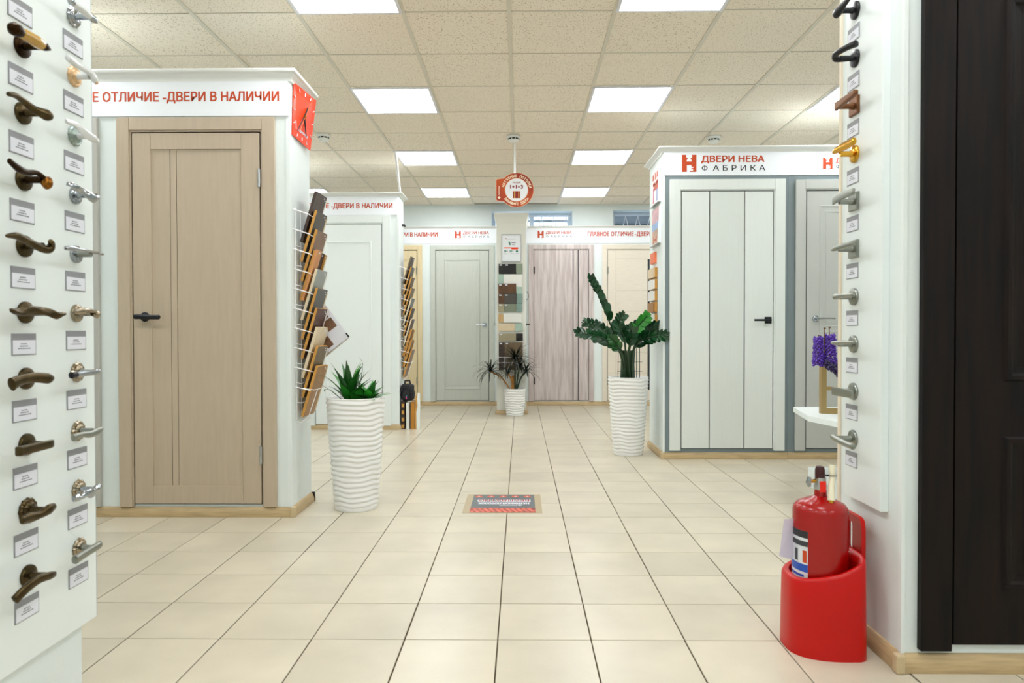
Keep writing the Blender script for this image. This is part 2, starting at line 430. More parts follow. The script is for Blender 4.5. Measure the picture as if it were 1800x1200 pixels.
# ---------------------------------------------------------------- display partitions
def partition(label, x0, x1, y0, y1, path, top=2.505, ch=1.0):
    r = empty('display_partition', ((x0+x1)/2, (y0+y1)/2, 0), label, 'partition'); r['kind'] = 'thing'
    bx('wall_panel', M_wall, r, x0, x1, y0, y1, 0, top-.001)
    sweep_profile([(a, top+b*ch) for a, b in CROWN], path).build('crown_moulding', M_crown, r, smooth=True)
    baseboard(path, 'baseboard', r)
    return r
# left block
LB = partition('white display partition with the large slogan board and beige door, left of the aisle', -3.7, -1.29, 3.91, 4.27, [(-3.7, 3.91), (-1.29, 3.91), (-1.29, 4.27), (-3.7, 4.27)], 2.503)
hb = bx('header_board', M_header, LB, -3.68, -1.295, 3.898, 3.910, 2.25, 2.441)
header_text('ГЛАВНОЕ ОТЛИЧИЕ -ДВЕРИ В НАЛИЧИИ', hb, -1.347, 2.332, 3.897)
bx('corner_strip', M_panel, LB, -1.312, -1.288, 3.906, 3.93, .056, 2.25)
bx('baseboard_cap', mat('cap_plastic', '#c9b48e', .4), LB, -1.292, -1.264, 3.884, 3.914, 0, .058, bevel=.004)
bx('baseboard_cap', M_blackm, LB, -1.289, -1.266, 4.262, 4.274, 0, .057, bevel=.003)
# second block
SB = partition('white display partition further back on the left, smaller slogan and white door', -3.7, -1.29, 7.41, 7.71, [(-3.7, 7.41), (-1.29, 7.41), (-1.29, 7.71), (-3.7, 7.71)], 2.515, .55)
hb = bx('header_board', M_header, SB, -3.68, -1.298, 7.400, 7.410, 2.28, 2.48)
header_text('ГЛАВНОЕ ОТЛИЧИЕ -ДВЕРИ В НАЛИЧИИ', hb, -1.355, 2.352, 7.399)
bx('corner_strip', M_panel, SB, -1.31, -1.288, 7.405, 7.43, .056, 2.28)
# right block
RB = partition('slate fronted display partition under the emblem board, right of the aisle', 1.165, XR, 5.70, 6.30, [(XR, 6.30), (1.165, 6.30), (1.165, 5.70), (XR, 5.70)], 2.535, .72)
bx('slate_panel', M_slate, RB, 1.178, 2.168, 5.694, 5.70, .056, 2.30)
bx('slate_panel', M_slate, RB, 2.170, 3.20, 5.694, 5.70, .056, 2.30)
hb = bx('header_board', M_header, RB, 1.165, XR-.01, 5.688, 5.70, 2.305, 2.49)
hb['label'] = 'glossy white header board with two orange emblems'
brand(hb, 1.311, 2.333, 5.688)
brand(hb, 2.447, 2.350, 5.688, .67)
bx('corner_strip', M_panel, RB, 1.160, 1.176, 5.690, 5.712, .056, 2.305)
bx('baseboard_cap', mat('cap_plastic', '#c9b48e', .4), RB, 1.138, 1.166, 5.672, 5.702, 0, .058, bevel=.004)
bx('baseboard_cap', mat('cap_plastic', '#c9b48e', .4), RB, 2.168, 2.174, 5.676, 5.70, 0, .0575, bevel=.002)
# back block
BBk = partition('long white display partition across the far end under the high windows', XL, XR, 9.83, 9.955, [(XL, 9.83), (XR, 9.83)], 2.52, .5)
hb = bx('header_board', M_header, BBk, XL+.01, XR-.01, 9.822, 9.83, 2.28, 2.488)
header_text('ГЛАВНОЕ ОТЛИЧИЕ -ДВЕРИ В НАЛИЧИИ', hb, -1.165, 2.378, 9.821, cap=.06)
header_text('ГЛАВНОЕ ОТЛИЧИЕ -ДВЕРИ В НАЛИЧИИ', hb, .947, 2.378, 9.821, cap=.06, left=True)
brand(hb, -.918, 2.355, 9.822, .72, True)
brand(hb, .246, 2.355, 9.822, .72, True)
# near left and near right blocks (carry the handle boards)
NL = partition('white partition end at the left edge carrying the handle board', XL, -1.225, 1.30, 1.919, [(XL, 1.30), (-1.225, 1.30), (-1.225, 1.919), (XL, 1.919)])
NR = partition('white partition at the right edge with the dark door', 1.166, XR, 2.14, 2.555, [(XR, 2.555), (1.166, 2.555), (1.166, 2.14), (XR, 2.14)])
bx('corner_strip', M_panel, NR, 1.162, 1.174, 2.134, 2.152, .056, 2.405)
bx('corner_strip', mat('cream_edge', '#e9dcc4', .5), NR, 1.160, 1.17, 2.545, 2.562, .056, 2.405)
bx('baseboard_cap', mat('cap_plastic', '#c9b48e', .4), NR, 1.139, 1.167, 2.112, 2.142, 0, .058, bevel=.006)
# pillar
PL = empty('display_pillar', (-.113, 9.29, 0), 'narrow off-white pillar in the middle of the far wall', 'pillar')
M_pil = mat('off_white_pillar', '#e0e0d6', .5)
bx('shaft', M_pil, PL, -.298, .072, 8.78, 9.815, 0, 2.525)
sweep_profile([(0, 2.40), (.004, 2.41), (.020, 2.47), (.030, 2.50), (.034, 2.502), (.034, 2.528), (0, 2.528)], [(-.298, 9.815), (-.298, 8.78), (.072, 8.78), (.072, 9.815)]).build('crown_moulding', M_pil, PL)
sweep_profile(BASE, [(-.298, 9.815), (-.298, 8.78), (.072, 8.78), (.072, 9.815)]).build('baseboard', M_base, PL, smooth=True)

# ---------------------------------------------------------------- lever handles
def lever(style, parent_or_none, P, out, along, label=None, s=1.0, rosette='round', name='door_handle'):
    """P = centre of the rosette on the surface; out/along unit vectors. As a thing (label) or as a part (parent)."""
    P = Vector(P); out = Vector(out); al = Vector(along); up = Vector((0, 0, 1))
    def W(a, b, c): return P + out*(a*s) + al*(b*s) + up*(c*s)       # a outwards, b along the lever, c up
    S = STYLES[style]
    if label: root = empty(name, P, label, 'handle')
    else: root = parent_or_none
    mr, ml = S['mr'], S['ml']
    rb = MB()
    if S.get('ros') == 'square':
        h = .027
        rows = [[W(a, u*hh, v*hh) for u, v in ((-1, -1), (1, -1), (1, 1), (-1, 1))] for a, hh in ((0, h), (.007, h), (.009, h-.002))]
        rb.grid(rows, True, True)
    elif S.get('ros') == 'ornate':
        prof = [(.029, 0), (.030, .004), (.026, .009), (.021, .008), (.018, .012), (.012, .014)]
        rows = []
        for r_, a in prof:
            rows.append([W(a, r_*(1+.05*math.cos(12*t))*math.cos(t), r_*(1+.05*math.cos(12*t))*math.sin(t)) for t in [2*PI*j/48 for j in range(48)]])
        rb.grid(rows, True, True)
    else:
        prof = [(.0265, 0), (.0268, .004), (.0255, .0075), (.020, .0095), (.013, .011)]
        rows = [[W(a, r_*math.cos(2*PI*j/28), r_*math.sin(2*PI*j/28)) for j in range(28)] for r_, a in prof]
        rb.grid(rows, True, True)
    rb.build('rosette', mr, root, smooth=True)
    d = S.get('d', .052)
    nb = MB(); nb.tube([W(.008, 0, 0), W(.02, 0, 0), W(d-.004, 0, 0)], [.0105*s, .0085*s, .0085*s], 14)
    nb.build('neck', S.get('mn', ml), root, smooth=True)
    for path, rw, rt, sup, m, nm in S['bars'] if 'bars' in S else [(S['path'], S['rw'], S['rt'], S.get('sup', 2), ml, 'lever')]:
        pts = smooth_path([(d+p[1], p[0], p[2]) for p in path], 6)
        n = len(pts); rows = []
        K = 16
        def lerp(arr, t):
            x = t*(len(arr)-1); i = min(int(x), len(arr)-2); return arr[i]+(arr[i+1]-arr[i])*(x-i)
        tw = S.get('twist', 0)
        for i, p in enumerate(pts):
            t = (pts[min(i+1, n-1)]-pts[max(i-1, 0)]).normalized()
            uu = Vector((0, 0, 1)); uu = (uu - t*uu.dot(t)).normalized(); vv = t.cross(uu)
            a = lerp(rw, i/(n-1)); b = lerp(rt, i/(n-1)); ring = []
            for j in range(K):
                th = 2*PI*j/K; cx, sx_ = math.cos(th), math.sin(th); e = 2/sup
                u_ = math.copysign(abs(cx)**e, cx)*a; v_ = math.copysign(abs(sx_)**e, sx_)*b
                if tw:
                    f_ = 1+.16*math.cos(3*th+tw*i/n*2*PI); u_ *= f_; v_ *= f_
                q_ = p+uu*u_+vv*v_; ring.append(W(q_[0], q_[1], q_[2]))
            rows.append(ring)
        # rounded ends
        rows = [[sum(rows[0], Vector())/K+(q_-sum(rows[0], Vector())/K)*.55 for q_ in rows[0]]] + rows + [[sum(rows[-1], Vector())/K+(q_-sum(rows[-1], Vector())/K)*.55 for q_ in rows[-1]]]
        ends = S.get('endpush', .002)*s
        t0 = (rows[2][0]-rows[1][0]).normalized(); t1 = (rows[-2][0]-rows[-3][0]).normalized()
        rows[0] = [q_-t0*ends for q_ in rows[0]]; rows[-1] = [q_+t1*ends for q_ in rows[-1]]
        MB().grid(rows, True, True).build(nm, m, root, smooth=35)
    return root
B_, K_ = M_bronze, M_bronze2
STYLES = {
 'amber': dict(mr=K_, ml=K_, bars=[([(-.018,.006,0),(-.004,.004,0),(.008,.002,0)], [.003,.010,.012], [.003,.010,.012], 2, K_, 'collar'),
                                    ([(.008,.002,0),(.03,.002,.001),(.055,.002,.001),(.078,.002,0)], [.0125,.0145,.0135,.0125], [.0125,.0145,.0135,.0125], 2, M_amber, 'grip'),
                                    ([(.078,.002,0),(.088,.002,0),(.10,.002,0),(.112,.002,0)], [.012,.015,.015,.006], [.012,.015,.015,.006], 2, K_, 'end_cap')]),
 'scurve': dict(mr=B_, ml=B_, path=[(-.015,.004,-.002),(0,.006,-.004),(.03,-.002,0),(.06,-.006,.010),(.09,-.002,.012),(.118,.002,.006)], rw=[.010,.014,.009,.008,.007,.005], rt=[.010,.013,.008,.007,.006,.005]),
 'loop': dict(mr=B_, ml=K_, bars=[([(-.016,0,-.006),(-.008,.002,-.006),(.004,.002,-.004)], [.010,.0165,.011], [.008,.013,.009], 2, mat('copper_bronze', '#8a5a24', .3, 1), 'knob'),
                                   ([(.0,0,.004),(.02,-.004,.012),(.05,-.006,.006),(.08,-.004,.008),(.115,0,.018)], [.006,.006,.008,.009,.006], [.006,.006,.007,.008,.005], 2, K_, 'lever')]),
 'scroll': dict(mr=B_, ml=B_, path=[(-.006,.010,.012),(-.018,.004,.006),(-.014,0,-.006),(.01,-.002,-.006),(.05,-.004,.004),(.09,-.002,.012),(.125,0,.008)], rw=[.006,.009,.010,.010,.009,.009,.004], rt=[.006,.008,.009,.008,.008,.007,.004]),
 'leafwave': dict(mr=B_, ml=B_, path=[(-.055,.012,-.002),(-.03,.008,-.006),(0,.002,0),(.04,-.004,.004),(.08,-.004,-.002),(.115,0,.002)], rw=[.003,.009,.010,.011,.009,.004], rt=[.003,.006,.008,.008,.007,.004], twist=2.5),
 'bow': dict(mr=B_, ml=B_, path=[(-.02,.002,.0),(.0,.004,0),(.04,0,.005),(.08,-.004,.002),(.11,-.004,-.006)], rw=[.005,.013,.012,.012,.016], rt=[.004,.009,.007,.008,.009]),
 'bar': dict(mr=B_, ml=B_, path=[(-.016,0,0),(.0,.003,0),(.05,.003,0),(.10,.003,0)], rw=[.009,.010,.0105,.011], rt=[.006,.007,.008,.009], sup=5),
 'twist': dict(mr=B_, ml=B_, ros='ornate', path=[(-.022,0,.004),(0,.003,.002),(.03,0,-.004),(.06,-.003,-.003),(.088,0,-.002)], rw=[.008,.013,.009,.013,.008], rt=[.006,.008,.008,.009,.006]),
 'arch': dict(mr=B_, ml=B_, path=[(-.022,-.002,-.004),(0,.002,0),(.04,.002,.004),(.08,0,-.004),(.108,-.004,-.018)], rw=[.007,.0095,.010,.011,.011], rt=[.006,.008,.007,.007,.007], sup=3),
 'porc_chrome': dict(mr=M_chrome, ml=M_chrome, ros='ornate', bars=[([(-.028,.004,-.004),(-.012,.003,-.002),(.004,.002,0)], [.003,.011,.010], [.003,.011,.010], 2, M_chrome, 'end_cap'),
                      ([(.004,.002,0),(.03,.002,.001),(.06,.002,.002),(.08,.002,.003)], [.009,.0105,.0095,.008], [.009,.0105,.0095,.008], 2, M_porc, 'grip'),
                      ([(.08,.002,.003),(.09,.002,.004),(.10,.002,.004)], [.008,.011,.006], [.008,.011,.006], 2, M_chrome, 'end_cap')]),
 'white_gold': dict(mr=M_cream, ml=M_porc, ros='ornate', bars=[([(-.012,.008,-.012),(-.006,.006,-.004),(.0,.003,.006),(.02,0,.010),(.06,-.004,.012),(.105,0,.016)], [.008,.010,.009,.008,.009,.011], [.008,.010,.008,.006,.007,.008], 2, M_porc, 'lever'),
                      ([(-.014,.013,-.014),(-.012,.009,-.012)], [.005,.0085], [.005,.0085], 2, M_cream, 'end_cap')]),
 'white_silver': dict(mr=mat('patina_silver', '#9aa8a2', .35, .8, var=.35, scale=120), ml=M_porc, ros='ornate', path=[(-.02,.008,-.010),(0,.006,-.006),(.025,0,.0),(.055,-.004,.010),(.08,-.002,.012),(.115,0,.010)], rw=[.007,.012,.012,.009,.007,.006], rt=[.005,.008,.007,.007,.005,.004], twist=1.2, mn=M_porc),
 'chrome_twist': dict(mr=M_chrome, ml=M_chrome, path=[(-.018,.006,.0),(0,.004,-.008),(.03,0,-.002),(.06,0,.006),(.09,0,.010),(.112,0,.010)], rw=[.008,.013,.011,.009,.008,.005], rt=[.007,.010,.009,.008,.006,.005], twist=2.2),
 'chrome_flat': dict(mr=M_chrome, ml=M_chrome, mn=M_satin, path=[(-.04,.004,.004),(-.01,.006,.006),(.04,.004,.006),(.075,.002,.006),(.10,0,.006),(.122,0,.004)], rw=[.003,.0045,.005,.0055,.008,.006], rt=[.008,.011,.010,.009,.008,.006]),
 'nickel_loop': dict(mr=M_rosegold, ml=M_rosegold, bars=[([(-.020,.002,-.004),(-.012,.004,-.004),(-.002,.002,-.002)], [.006,.012,.009], [.006,.010,.008], 2, M_rosegold, 'knob'),
                      ([(-.006,.004,.004),(.02,0,.008),(.05,0,.006),(.085,0,.002)], [.006,.006,.010,.006], [.006,.005,.008,.004], 2, M_rosegold, 'lever')]),
 'chrome_straight': dict(mr=M_rosegold, ml=M_chrome, ros='ornate', bars=[([(-.022,0,0),(0,.002,0),(.05,.002,-.001),(.085,.002,-.002)], [.008,.009,.0085,.008], [.008,.008,.008,.007], 3, M_chrome, 'lever'),
                      ([(.085,.002,-.002),(.108,.002,-.003)], [.0085,.009], [.008,.008], 2.5, M_blackm, 'end_cap')]),
 'satin_wave': dict(mr=M_rosegold, ml=M_satin, ros='ornate', path=[(-.035,.002,.002),(-.01,.003,-.004),(.02,0,-.008),(.06,0,-.003),(.10,0,-.006)], rw=[.006,.011,.010,.008,.010], rt=[.004,.006,.006,.006,.007]),
 'chrome_knob': dict(mr=M_rosegold, ml=M_chrome, ros='ornate', path=[(-.026,0,.006),(-.005,.003,0),(.02,0,-.006),(.045,0,-.003),(.07,0,-.004),(.10,0,-.006)], rw=[.006,.012,.014,.010,.013,.007], rt=[.005,.009,.010,.009,.010,.006], twist=1.5),
 'satin_tube': dict(mr=M_rosegold, ml=M_satin, ros='ornate', path=[(-.022,0,.004),(0,.002,.003),(.05,.002,0),(.10,.002,-.004)], rw=[.010,.0115,.0115,.012], rt=[.008,.009,.009,.010], sup=2.6),
 'black_wing': dict(mr=M_blackm, ml=M_blackm, path=[(-.014,.004,-.008),(.0,.002,-.004),(.04,0,.004),(.09,-.004,.018),(.12,-.008,.028)], rw=[.012,.015,.011,.010,.007], rt=[.010,.012,.006,.005,.004]),
 'black_hook': dict(mr=M_blackm, ml=M_blackm, path=[(.0,-.03,0),(-.006,-.006,0),(-.010,.006,.004),(.006,.010,.012),(.05,0,.012),(.085,-.012,.010)], rw=[.0085,.0085,.009,.009,.009,.010], rt=[.0085,.0085,.009,.009,.009,.010]),
 'brown_square': dict(mr=M_brownm, ml=M_brownm, ros='square', path=[(-.016,0,.004),(.0,0,.004),(.06,0,.005),(.11,0,.006)], rw=[.013,.013,.009,.007], rt=[.006,.006,.007,.007], sup=6),
 'gold_blade': dict(mr=M_gold, ml=M_gold, path=[(-.020,.006,.010),(0,.004,.012),(.05,0,.013),(.10,0,.012)], rw=[.006,.010,.013,.011], rt=[.004,.008,.009,.008]),
 'nickel_plate': dict(mr=M_satin, ml=M_satin, ros='square', path=[(-.026,.004,.006),(0,.004,.010),(.05,.002,.012),(.10,0,.012)], rw=[.012,.013,.011,.008], rt=[.0025,.003,.004,.0045], sup=5),
 'nickel_wedge': dict(mr=M_satin, ml=M_satin, ros='square', path=[(-.030,.004,0),(0,.002,.003),(.05,0,.005),(.10,0,.006)], rw=[.003,.008,.008,.006], rt=[.003,.006,.008,.008], sup=5),
 'nickel_slim': dict(mr=M_satin, ml=M_satin, path=[(-.010,.002,0),(0,.003,0),(.04,-.002,.002),(.09,-.004,.001)], rw=[.009,.009,.006,.007], rt=[.008,.007,.006,.006]),
 'nickel_disc': dict(mr=M_satin, ml=M_satin, path=[(-.024,.004,.004),(0,.003,.003),(.05,0,.006),(.10,0,.006)], rw=[.004,.007,.006,.004], rt=[.006,.009,.009,.006]),
 'nickel_bar': dict(mr=M_satin, ml=M_satin, path=[(-.024,.003,0),(0,.003,0),(.05,.003,0),(.105,.003,0)], rw=[.0125,.0135,.013,.0115], rt=[.003,.004,.004,.004], sup=6),
 'nickel_tube': dict(mr=M_satin, ml=M_satin, path=[(-.020,.003,.003),(0,.004,0),(.05,.004,-.004),(.11,.003,-.007)], rw=[.008,.010,.010,.009], rt=[.008,.010,.010,.009]),
 'door_black': dict(mr=M_blackm, ml=M_blackm, path=[(-.032,0,0),(0,0,0),(.05,0,-.002),(.105,0,-.002)], rw=[.0135,.0135,.0130,.0130], rt=[.006,.008,.007,.006], endpush=.006),
 'door_square_black': dict(mr=M_blackm, ml=M_blackm, ros='square', path=[(-.01,0,0),(0,0,0),(.06,0,0),(.125,0,0)], rw=[.009,.009,.0085,.0085], rt=[.007,.007,.006,.006], sup=6),
 'door_chrome': dict(mr=M_chrome, ml=M_chrome, path=[(-.01,0,0),(0,0,0),(.06,-.002,.002),(.135,0,.001)], rw=[.009,.008,.006,.006], rt=[.008,.008,.006,.005]),
 'door_chrome_square': dict(mr=M_chrome, ml=M_chrome, ros='square', path=[(-.01,0,0),(0,0,0),(.06,0,0),(.13,0,0)], rw=[.007,.007,.005,.004], rt=[.007,.006,.005,.005], sup=5),
}
# price card prototype builder
def card(P, out, right, label):
    """P = centre of the card on the surface"""
    P = Vector(P); out = Vector(out); rt = Vector(right); up = Vector((0, 0, 1))
    r = empty('price_card', P, label, 'price card', 'grey-headed price cards on the handle boards')
    def slab(name, m, u0, u1, v0, v1, a0, a1):
        mb = MB(); rows = [[P+rt*u+up*v+out*a for u, v in ((u0, v0), (u1, v0), (u1, v1), (u0, v1))] for a in (a0, a1)]
        mb.grid(rows, True, True); return mb.build(name, m, r)
    slab('backing', M_card, -.041, .041, -.026, .026, 0, .0020)
    slab('paper', M_paper, -.0385, .0385, -.0235, .010, .0020, .0026)
    mb = MB()
    for v, w_ in ((.000, .013), (-.0055, .016), (-.011, .022)):
        for k in range(int(w_/.0035)):
            u = -w_+k*.0072
            if u+.0058 > w_+.003: break
            rows = [[P+rt*(u+a)+up*(v+b)+out*c_ for a, b in ((0, 0), (.0056, 0), (.0056, .0022), (0, .0022))] for c_ in (.0026, .0028)]
            mb.grid(rows, True, True)
    mb.build('printed_lines', M_ink, r)
    return r

# ---------------------------------------------------------------- interior doors on display (fronts face the camera side)
def mould(parent, m, x0, x1, z0, z1, y, wd=.03, h=.008, name='moulding'):
    """mitred rectangular moulding ring on a door face at y (towards -Y)"""
    prof = [(0, 0), (.15*wd, h), (.4*wd, h*.9), (.6*wd, h*.4), (wd, .2*h), (wd, 0)]
    rows = []
    for a, hh in prof:
        rows.append([(x0+a, y-hh, z0+a), (x1-a, y-hh, z0+a), (x1-a, y-hh, z1-a), (x0+a, y-hh, z1-a)])
    return MB().grid(rows, True).build(name, m, parent)
def door(label, x0, x1, z0, z1, yw, m, style, hinge=None, hx_=None, hm=None, hstyle=None, hdir=1, cw=.072, lip=.016, mcase=None, extra=None):
    r = empty('interior_door', ((x0+x1)/2, yw, z0-.015), label, 'door'); r['kind'] = 'thing'
    mc = mcase or m; yc = yw-.024; yl = yw-.016
    bx('backing', M_gap, r, x0-lip, x1+lip, yw-.003, yw, z0-.006, z1+lip)  # near-black board paints the shadow gap round the leaf
    a, b = x0-lip-cw, x1+lip+cw
    bx('casing', mc, r, a, a+cw, yc, yw-.001, z0-.018, z1+lip+cw, bevel=.002)
    bx('casing', mc, r, b-cw, b, yc, yw-.001, z0-.018, z1+lip+cw, bevel=.002)
    bx('casing', mc, r, a+cw+.0008, b-cw-.0008, yc, yw-.001, z1+lip, z1+lip+cw, bevel=.002)
    mb = MB(); gp = .007
    mb.box(x0-lip, x0-gp, yl+.001, yw-.003, z0-.016, z1+lip); mb.box(x1+gp, x1+lip, yl+.001, yw-.003, z0-.016, z1+lip); mb.box(x0-gp, x1+gp, yl+.001, yw-.003, z1+gp, z1+lip)
    mb.build('jamb', mc, r)
    def leafbox(name, mm, X0, X1, Z0, Z1, dep=0, p=None, bev=.0012): return bx(name, mm, p or r, X0, X1, yl+dep, yw-.003, Z0, Z1, bevel=bev)
    if style == 'shaker':
        sw, rt_, rb_ = .103, .090, .100
        leafbox('stile', m, x0, x0+sw, z0, z1); leafbox('stile', m, x1-sw, x1, z0, z1)
        leafbox('rail', m, x0+sw+.0008, x1-sw-.0008, z1-rt_, z1); leafbox('rail', m, x0+sw+.0008, x1-sw-.0008, z0, z0+rb_)
        g0, g1 = x0+sw, x1-sw; za, zb = z0+rb_, z1-rt_
        for A, Bx in ((g0, -1.9645), (-1.9615, -1.9285), (-1.9255, g1)): leafbox('panel', m, A, Bx, za, zb, .008, bev=0)
    elif style == 'planks':
        xs_ = [x0, 1.530, 1.538, 1.811, 1.819, x1]
        for k in range(3):
            p = leafbox('board', m, xs_[2*k], xs_[2*k+1], z0, z1, bev=0)
            if k == 1:
                mb = MB(); n = 44
                for i in range(n):
                    xx = xs_[2]+.004+(xs_[3]-xs_[2]-.008)*i/n; mb.box(xx, xx+.0034, yl-.0008, yl, z0+.002, z1-.002)
                mb.build('ribbing', m, p)
        for k in (1, 3): leafbox('groove_shade', M_black, xs_[k], xs_[k+1], z0, z1, .011, bev=0)  # black strips paint the shade down inside the grooves
    elif style in ('inset', 'inset_wide'):
        ix, it, ib = (.122, .118, .155) if style == 'inset' else (.105, .175, .23)
        leafbox('leaf', m, x0, x1, z0, z1)
        mould(r, m, x0+ix, x1-ix, z0+ib, z1-it, yl, .034, .007)
        if style == 'inset':
            mb = MB()
            for X in (x0+ix-.004, x1-ix+.001): mb.box(X, X+.003, yl-.0006, yl, z0, z1)
            mb.build('seam', mat('seam_grey', '#a9aca4', .6), r)
            p = leafbox('raised_panel', m, x0+ix+.05, x1-ix-.05, z0+ib+.05, z1-it-.05, -.002, bev=.002)
    elif style == 'strips':
        xs_ = [x0, .735, .747, .806, .818, x1]
        leafbox('leaf', m, xs_[0], xs_[1], z0, z1, bev=0); leafbox('leaf', m, xs_[2], xs_[3], z0, z1, bev=0); leafbox('leaf', m, xs_[4], xs_[5], z0, z1, bev=0)
        for k in (1, 3): leafbox('black_strip', M_black, xs_[k], xs_[k+1], z0, z1, .001, bev=0)
    elif style == 'glassstrip':
        leafbox('leaf', m, x0, x1, z0, z1)
        mb = MB(); mb.box(x0+.113, x0+.116, yl-.0008, yl, z0, z1); mb.box(x0+.116, x1-.16, yl-.0008, yl, 2.055, 2.058)
        for k in range(5): mb.box(x0+.116, x1-.16, yl-.0007, yl, .45+.29*k, .4525+.29*k)
        mb.build('seam', mat('seam_cream', '#b9ad98', .6), r)
        bx('glass_strip', mat('black_glass', '#161a24', .08, coat=.5), r, x1-.155, x1-.09, yl-.001, yl, .22, 2.05)
    elif style == 'lines':
        leafbox('leaf', m, x0, x1, z0, z1)
        mould(r, m, x0+.10, x1-.10, 1.03, z1-.115, yl, .02, .004); mould(r, m, x0+.15, x1-.15, 1.08, z1-.165, yl, .008, .003)
        mould(r, m, x0+.10, x1-.10, z0+.22, .90, yl, .02, .004)
    elif style == 'classic':
        leafbox('leaf', m, x0, x1, z0, z1)
        for za, zb in ((.889, 2.04), (.258, .722)):
            mould(r, m, x0+.145, x1-.145, za, zb, yl, .042, .009)
            leafbox('raised_panel', m, x0+.145+.065, x1-.145-.065, za+.065, zb-.065, -.004, bev=.003)
    elif style == 'flat':
        leafbox('leaf', m, x0, x1, z0, z1)
    if hinge:
        xh = x1+.0 if hinge == 'R' else x0
        for zc in (1.90, .35):
            MB().tube([(xh, yl-.006, zc-.05), (xh, yl-.006, zc+.05)], .0085, 10).build('hinge', hm or M_steel, r, smooth=True)
    if hstyle: 
        hroot = bpy.data.objects.new('handle', None); COL.objects.link(hroot); hroot.parent = r; OFF[hroot.name] = off(r)
        lever(hstyle, hroot, (hx_, yl, extra if extra else 1.135), (0, -1, 0), (hdir, 0, 0))
    return r
door('beige shaker door with two slim grooves and black lever handle', -2.172, -1.457, .076, 2.154, 3.91, M_beige, 'shaker', 'R', -2.106, M_steel, 'door_black', 1, cw=.07, extra=1.127)
door('grey door casing at the far left, beyond the beige door', -3.16, -2.452, .076, 2.154, 3.91, mat('pale_grey_casing', '#bab8b0', .5), 'flat', cw=.07)
door('white door with inset frame moulding on the further left partition', -2.180, -1.472, .060, 2.180, 7.41, M_wdoor2, 'inset_wide', cw=.08)
door('white door of three vertical boards with square black handle', 1.309, 2.044, .090, 2.172, 5.694, M_wdoor, 'planks', None, 2.006, None, 'door_square_black', -1, cw=.082, extra=1.131)
door('light grey door with thin line frames beside the white board door', 2.318, 3.04, .090, 2.172, 5.694, M_gdoor, 'lines', None, 2.39, None, 'door_chrome', 1, cw=.075, extra=1.142)
door('pale oak door at the left of the far wall', -2.17, -1.458, .075, 2.180, 9.83, M_yellow, 'inset', 'R', None, M_satin, None, cw=.062)
door('grey-green panelled door left of the pillar on the far wall', -1.186, -.447, .075, 2.177, 9.83, M_ggdoor, 'inset', None, -.500, None, 'door_chrome_square', -1, cw=.062, extra=1.137)
door('whitewashed wood door with two black strips right of the pillar', .195, .955, .075, 2.180, 9.83, M_washed, 'strips', 'L', None, M_blackm, None, cw=.062)
door('cream door with black glass strip at the right of the far wall', 1.228, 1.94, .075, 2.178, 9.83, M_creamd, 'glassstrip', 'L', None, M_satin, None, cw=.062)
door('dark brown wood door with raised panels at the right edge', 1.316, 2.05, .088, 2.13, 2.14, M_dark, 'classic', cw=.094, lip=.009)

# ---------------------------------------------------------------- handle boards
lb = tag(bx('handle_board', M_panel, None, -1.225, -1.201, 1.40, 1.952, .238, 2.40, bevel=.002), 'tall white board of bronze and chrome handles at the left edge', 'board')
bx('edge_strip', mat('edge_grey', '#9aa3a6', .4), lb, -1.2255, -1.2015, 1.952, 1.9535, .238, 2.40)
rb2 = tag(bx('handle_board', M_panel, None, 1.140, 1.166, 2.218, 2.468, .468, 2.40, bevel=.002), 'tall white board with one row of modern handles on the right partition', 'board')
near = [('amber', 'amber-gripped handle with dark bronze ends'), ('scurve', 'antique bronze S-curved handle'), ('loop', 'bronze handle with open loop and copper-toned knob'), ('scroll', 'antique bronze handle with scrolled end'),
        ('leafwave', 'wavy bronze handle shaped like a leaf'), ('bow', 'broad bow-shaped bronze handle'), ('bar', 'straight square-edged bronze bar handle'), ('twist', 'twisted bronze handle on fluted rosette'), ('arch', 'downward arching bronze handle, lowest of the bronze ones')]
for k, (st_, lab) in enumerate(near):
    z = 1.730-.160*k
    lever(st_, None, (-1.201, 1.676, z), (1, 0, 0), (0, -1, 0), lab + ' on the left board')
names_n = ['the top edge of the photo, left column'] + [a[1] for a in near]
for k in range(10):
    z = 1.813-.160*k
    card((-1.201, 1.672, z), (1, 0, 0), (0, 1, 0), 'grey and white price card under ' + ('the photo edge, topmost of the left column' if k == 0 else 'the ' + near[k-1][1]))
far = [('porc_chrome', 'white porcelain handle with ornate chrome rosette'), ('white_gold', 'white handle with cream gold ornate rosette'), ('white_silver', 'white handle with patterned silver rosette'), ('chrome_twist', 'twisted polished chrome handle'),
       ('chrome_flat', 'flat chrome blade handle'), ('nickel_loop', 'short warm nickel ornate handle'), ('chrome_straight', 'straight chrome handle with black end'), ('satin_wave', 'satin wavy handle on fluted rosette'), ('chrome_knob', 'knobbly polished chrome handle'), ('satin_tube', 'straight satin half-round handle, lowest of its column')]
for k, (st_, lab) in enumerate(far):
    z = 1.888-.159*k
    lever(st_, None, (-1.201, 1.872, z), (1, 0, 0), (0, -1, 0), lab + ' on the left board', s=.9)
    card((-1.201, 1.870, z-.073), (1, 0, 0), (0, 1, 0), 'grey and white price card under the ' + lab)
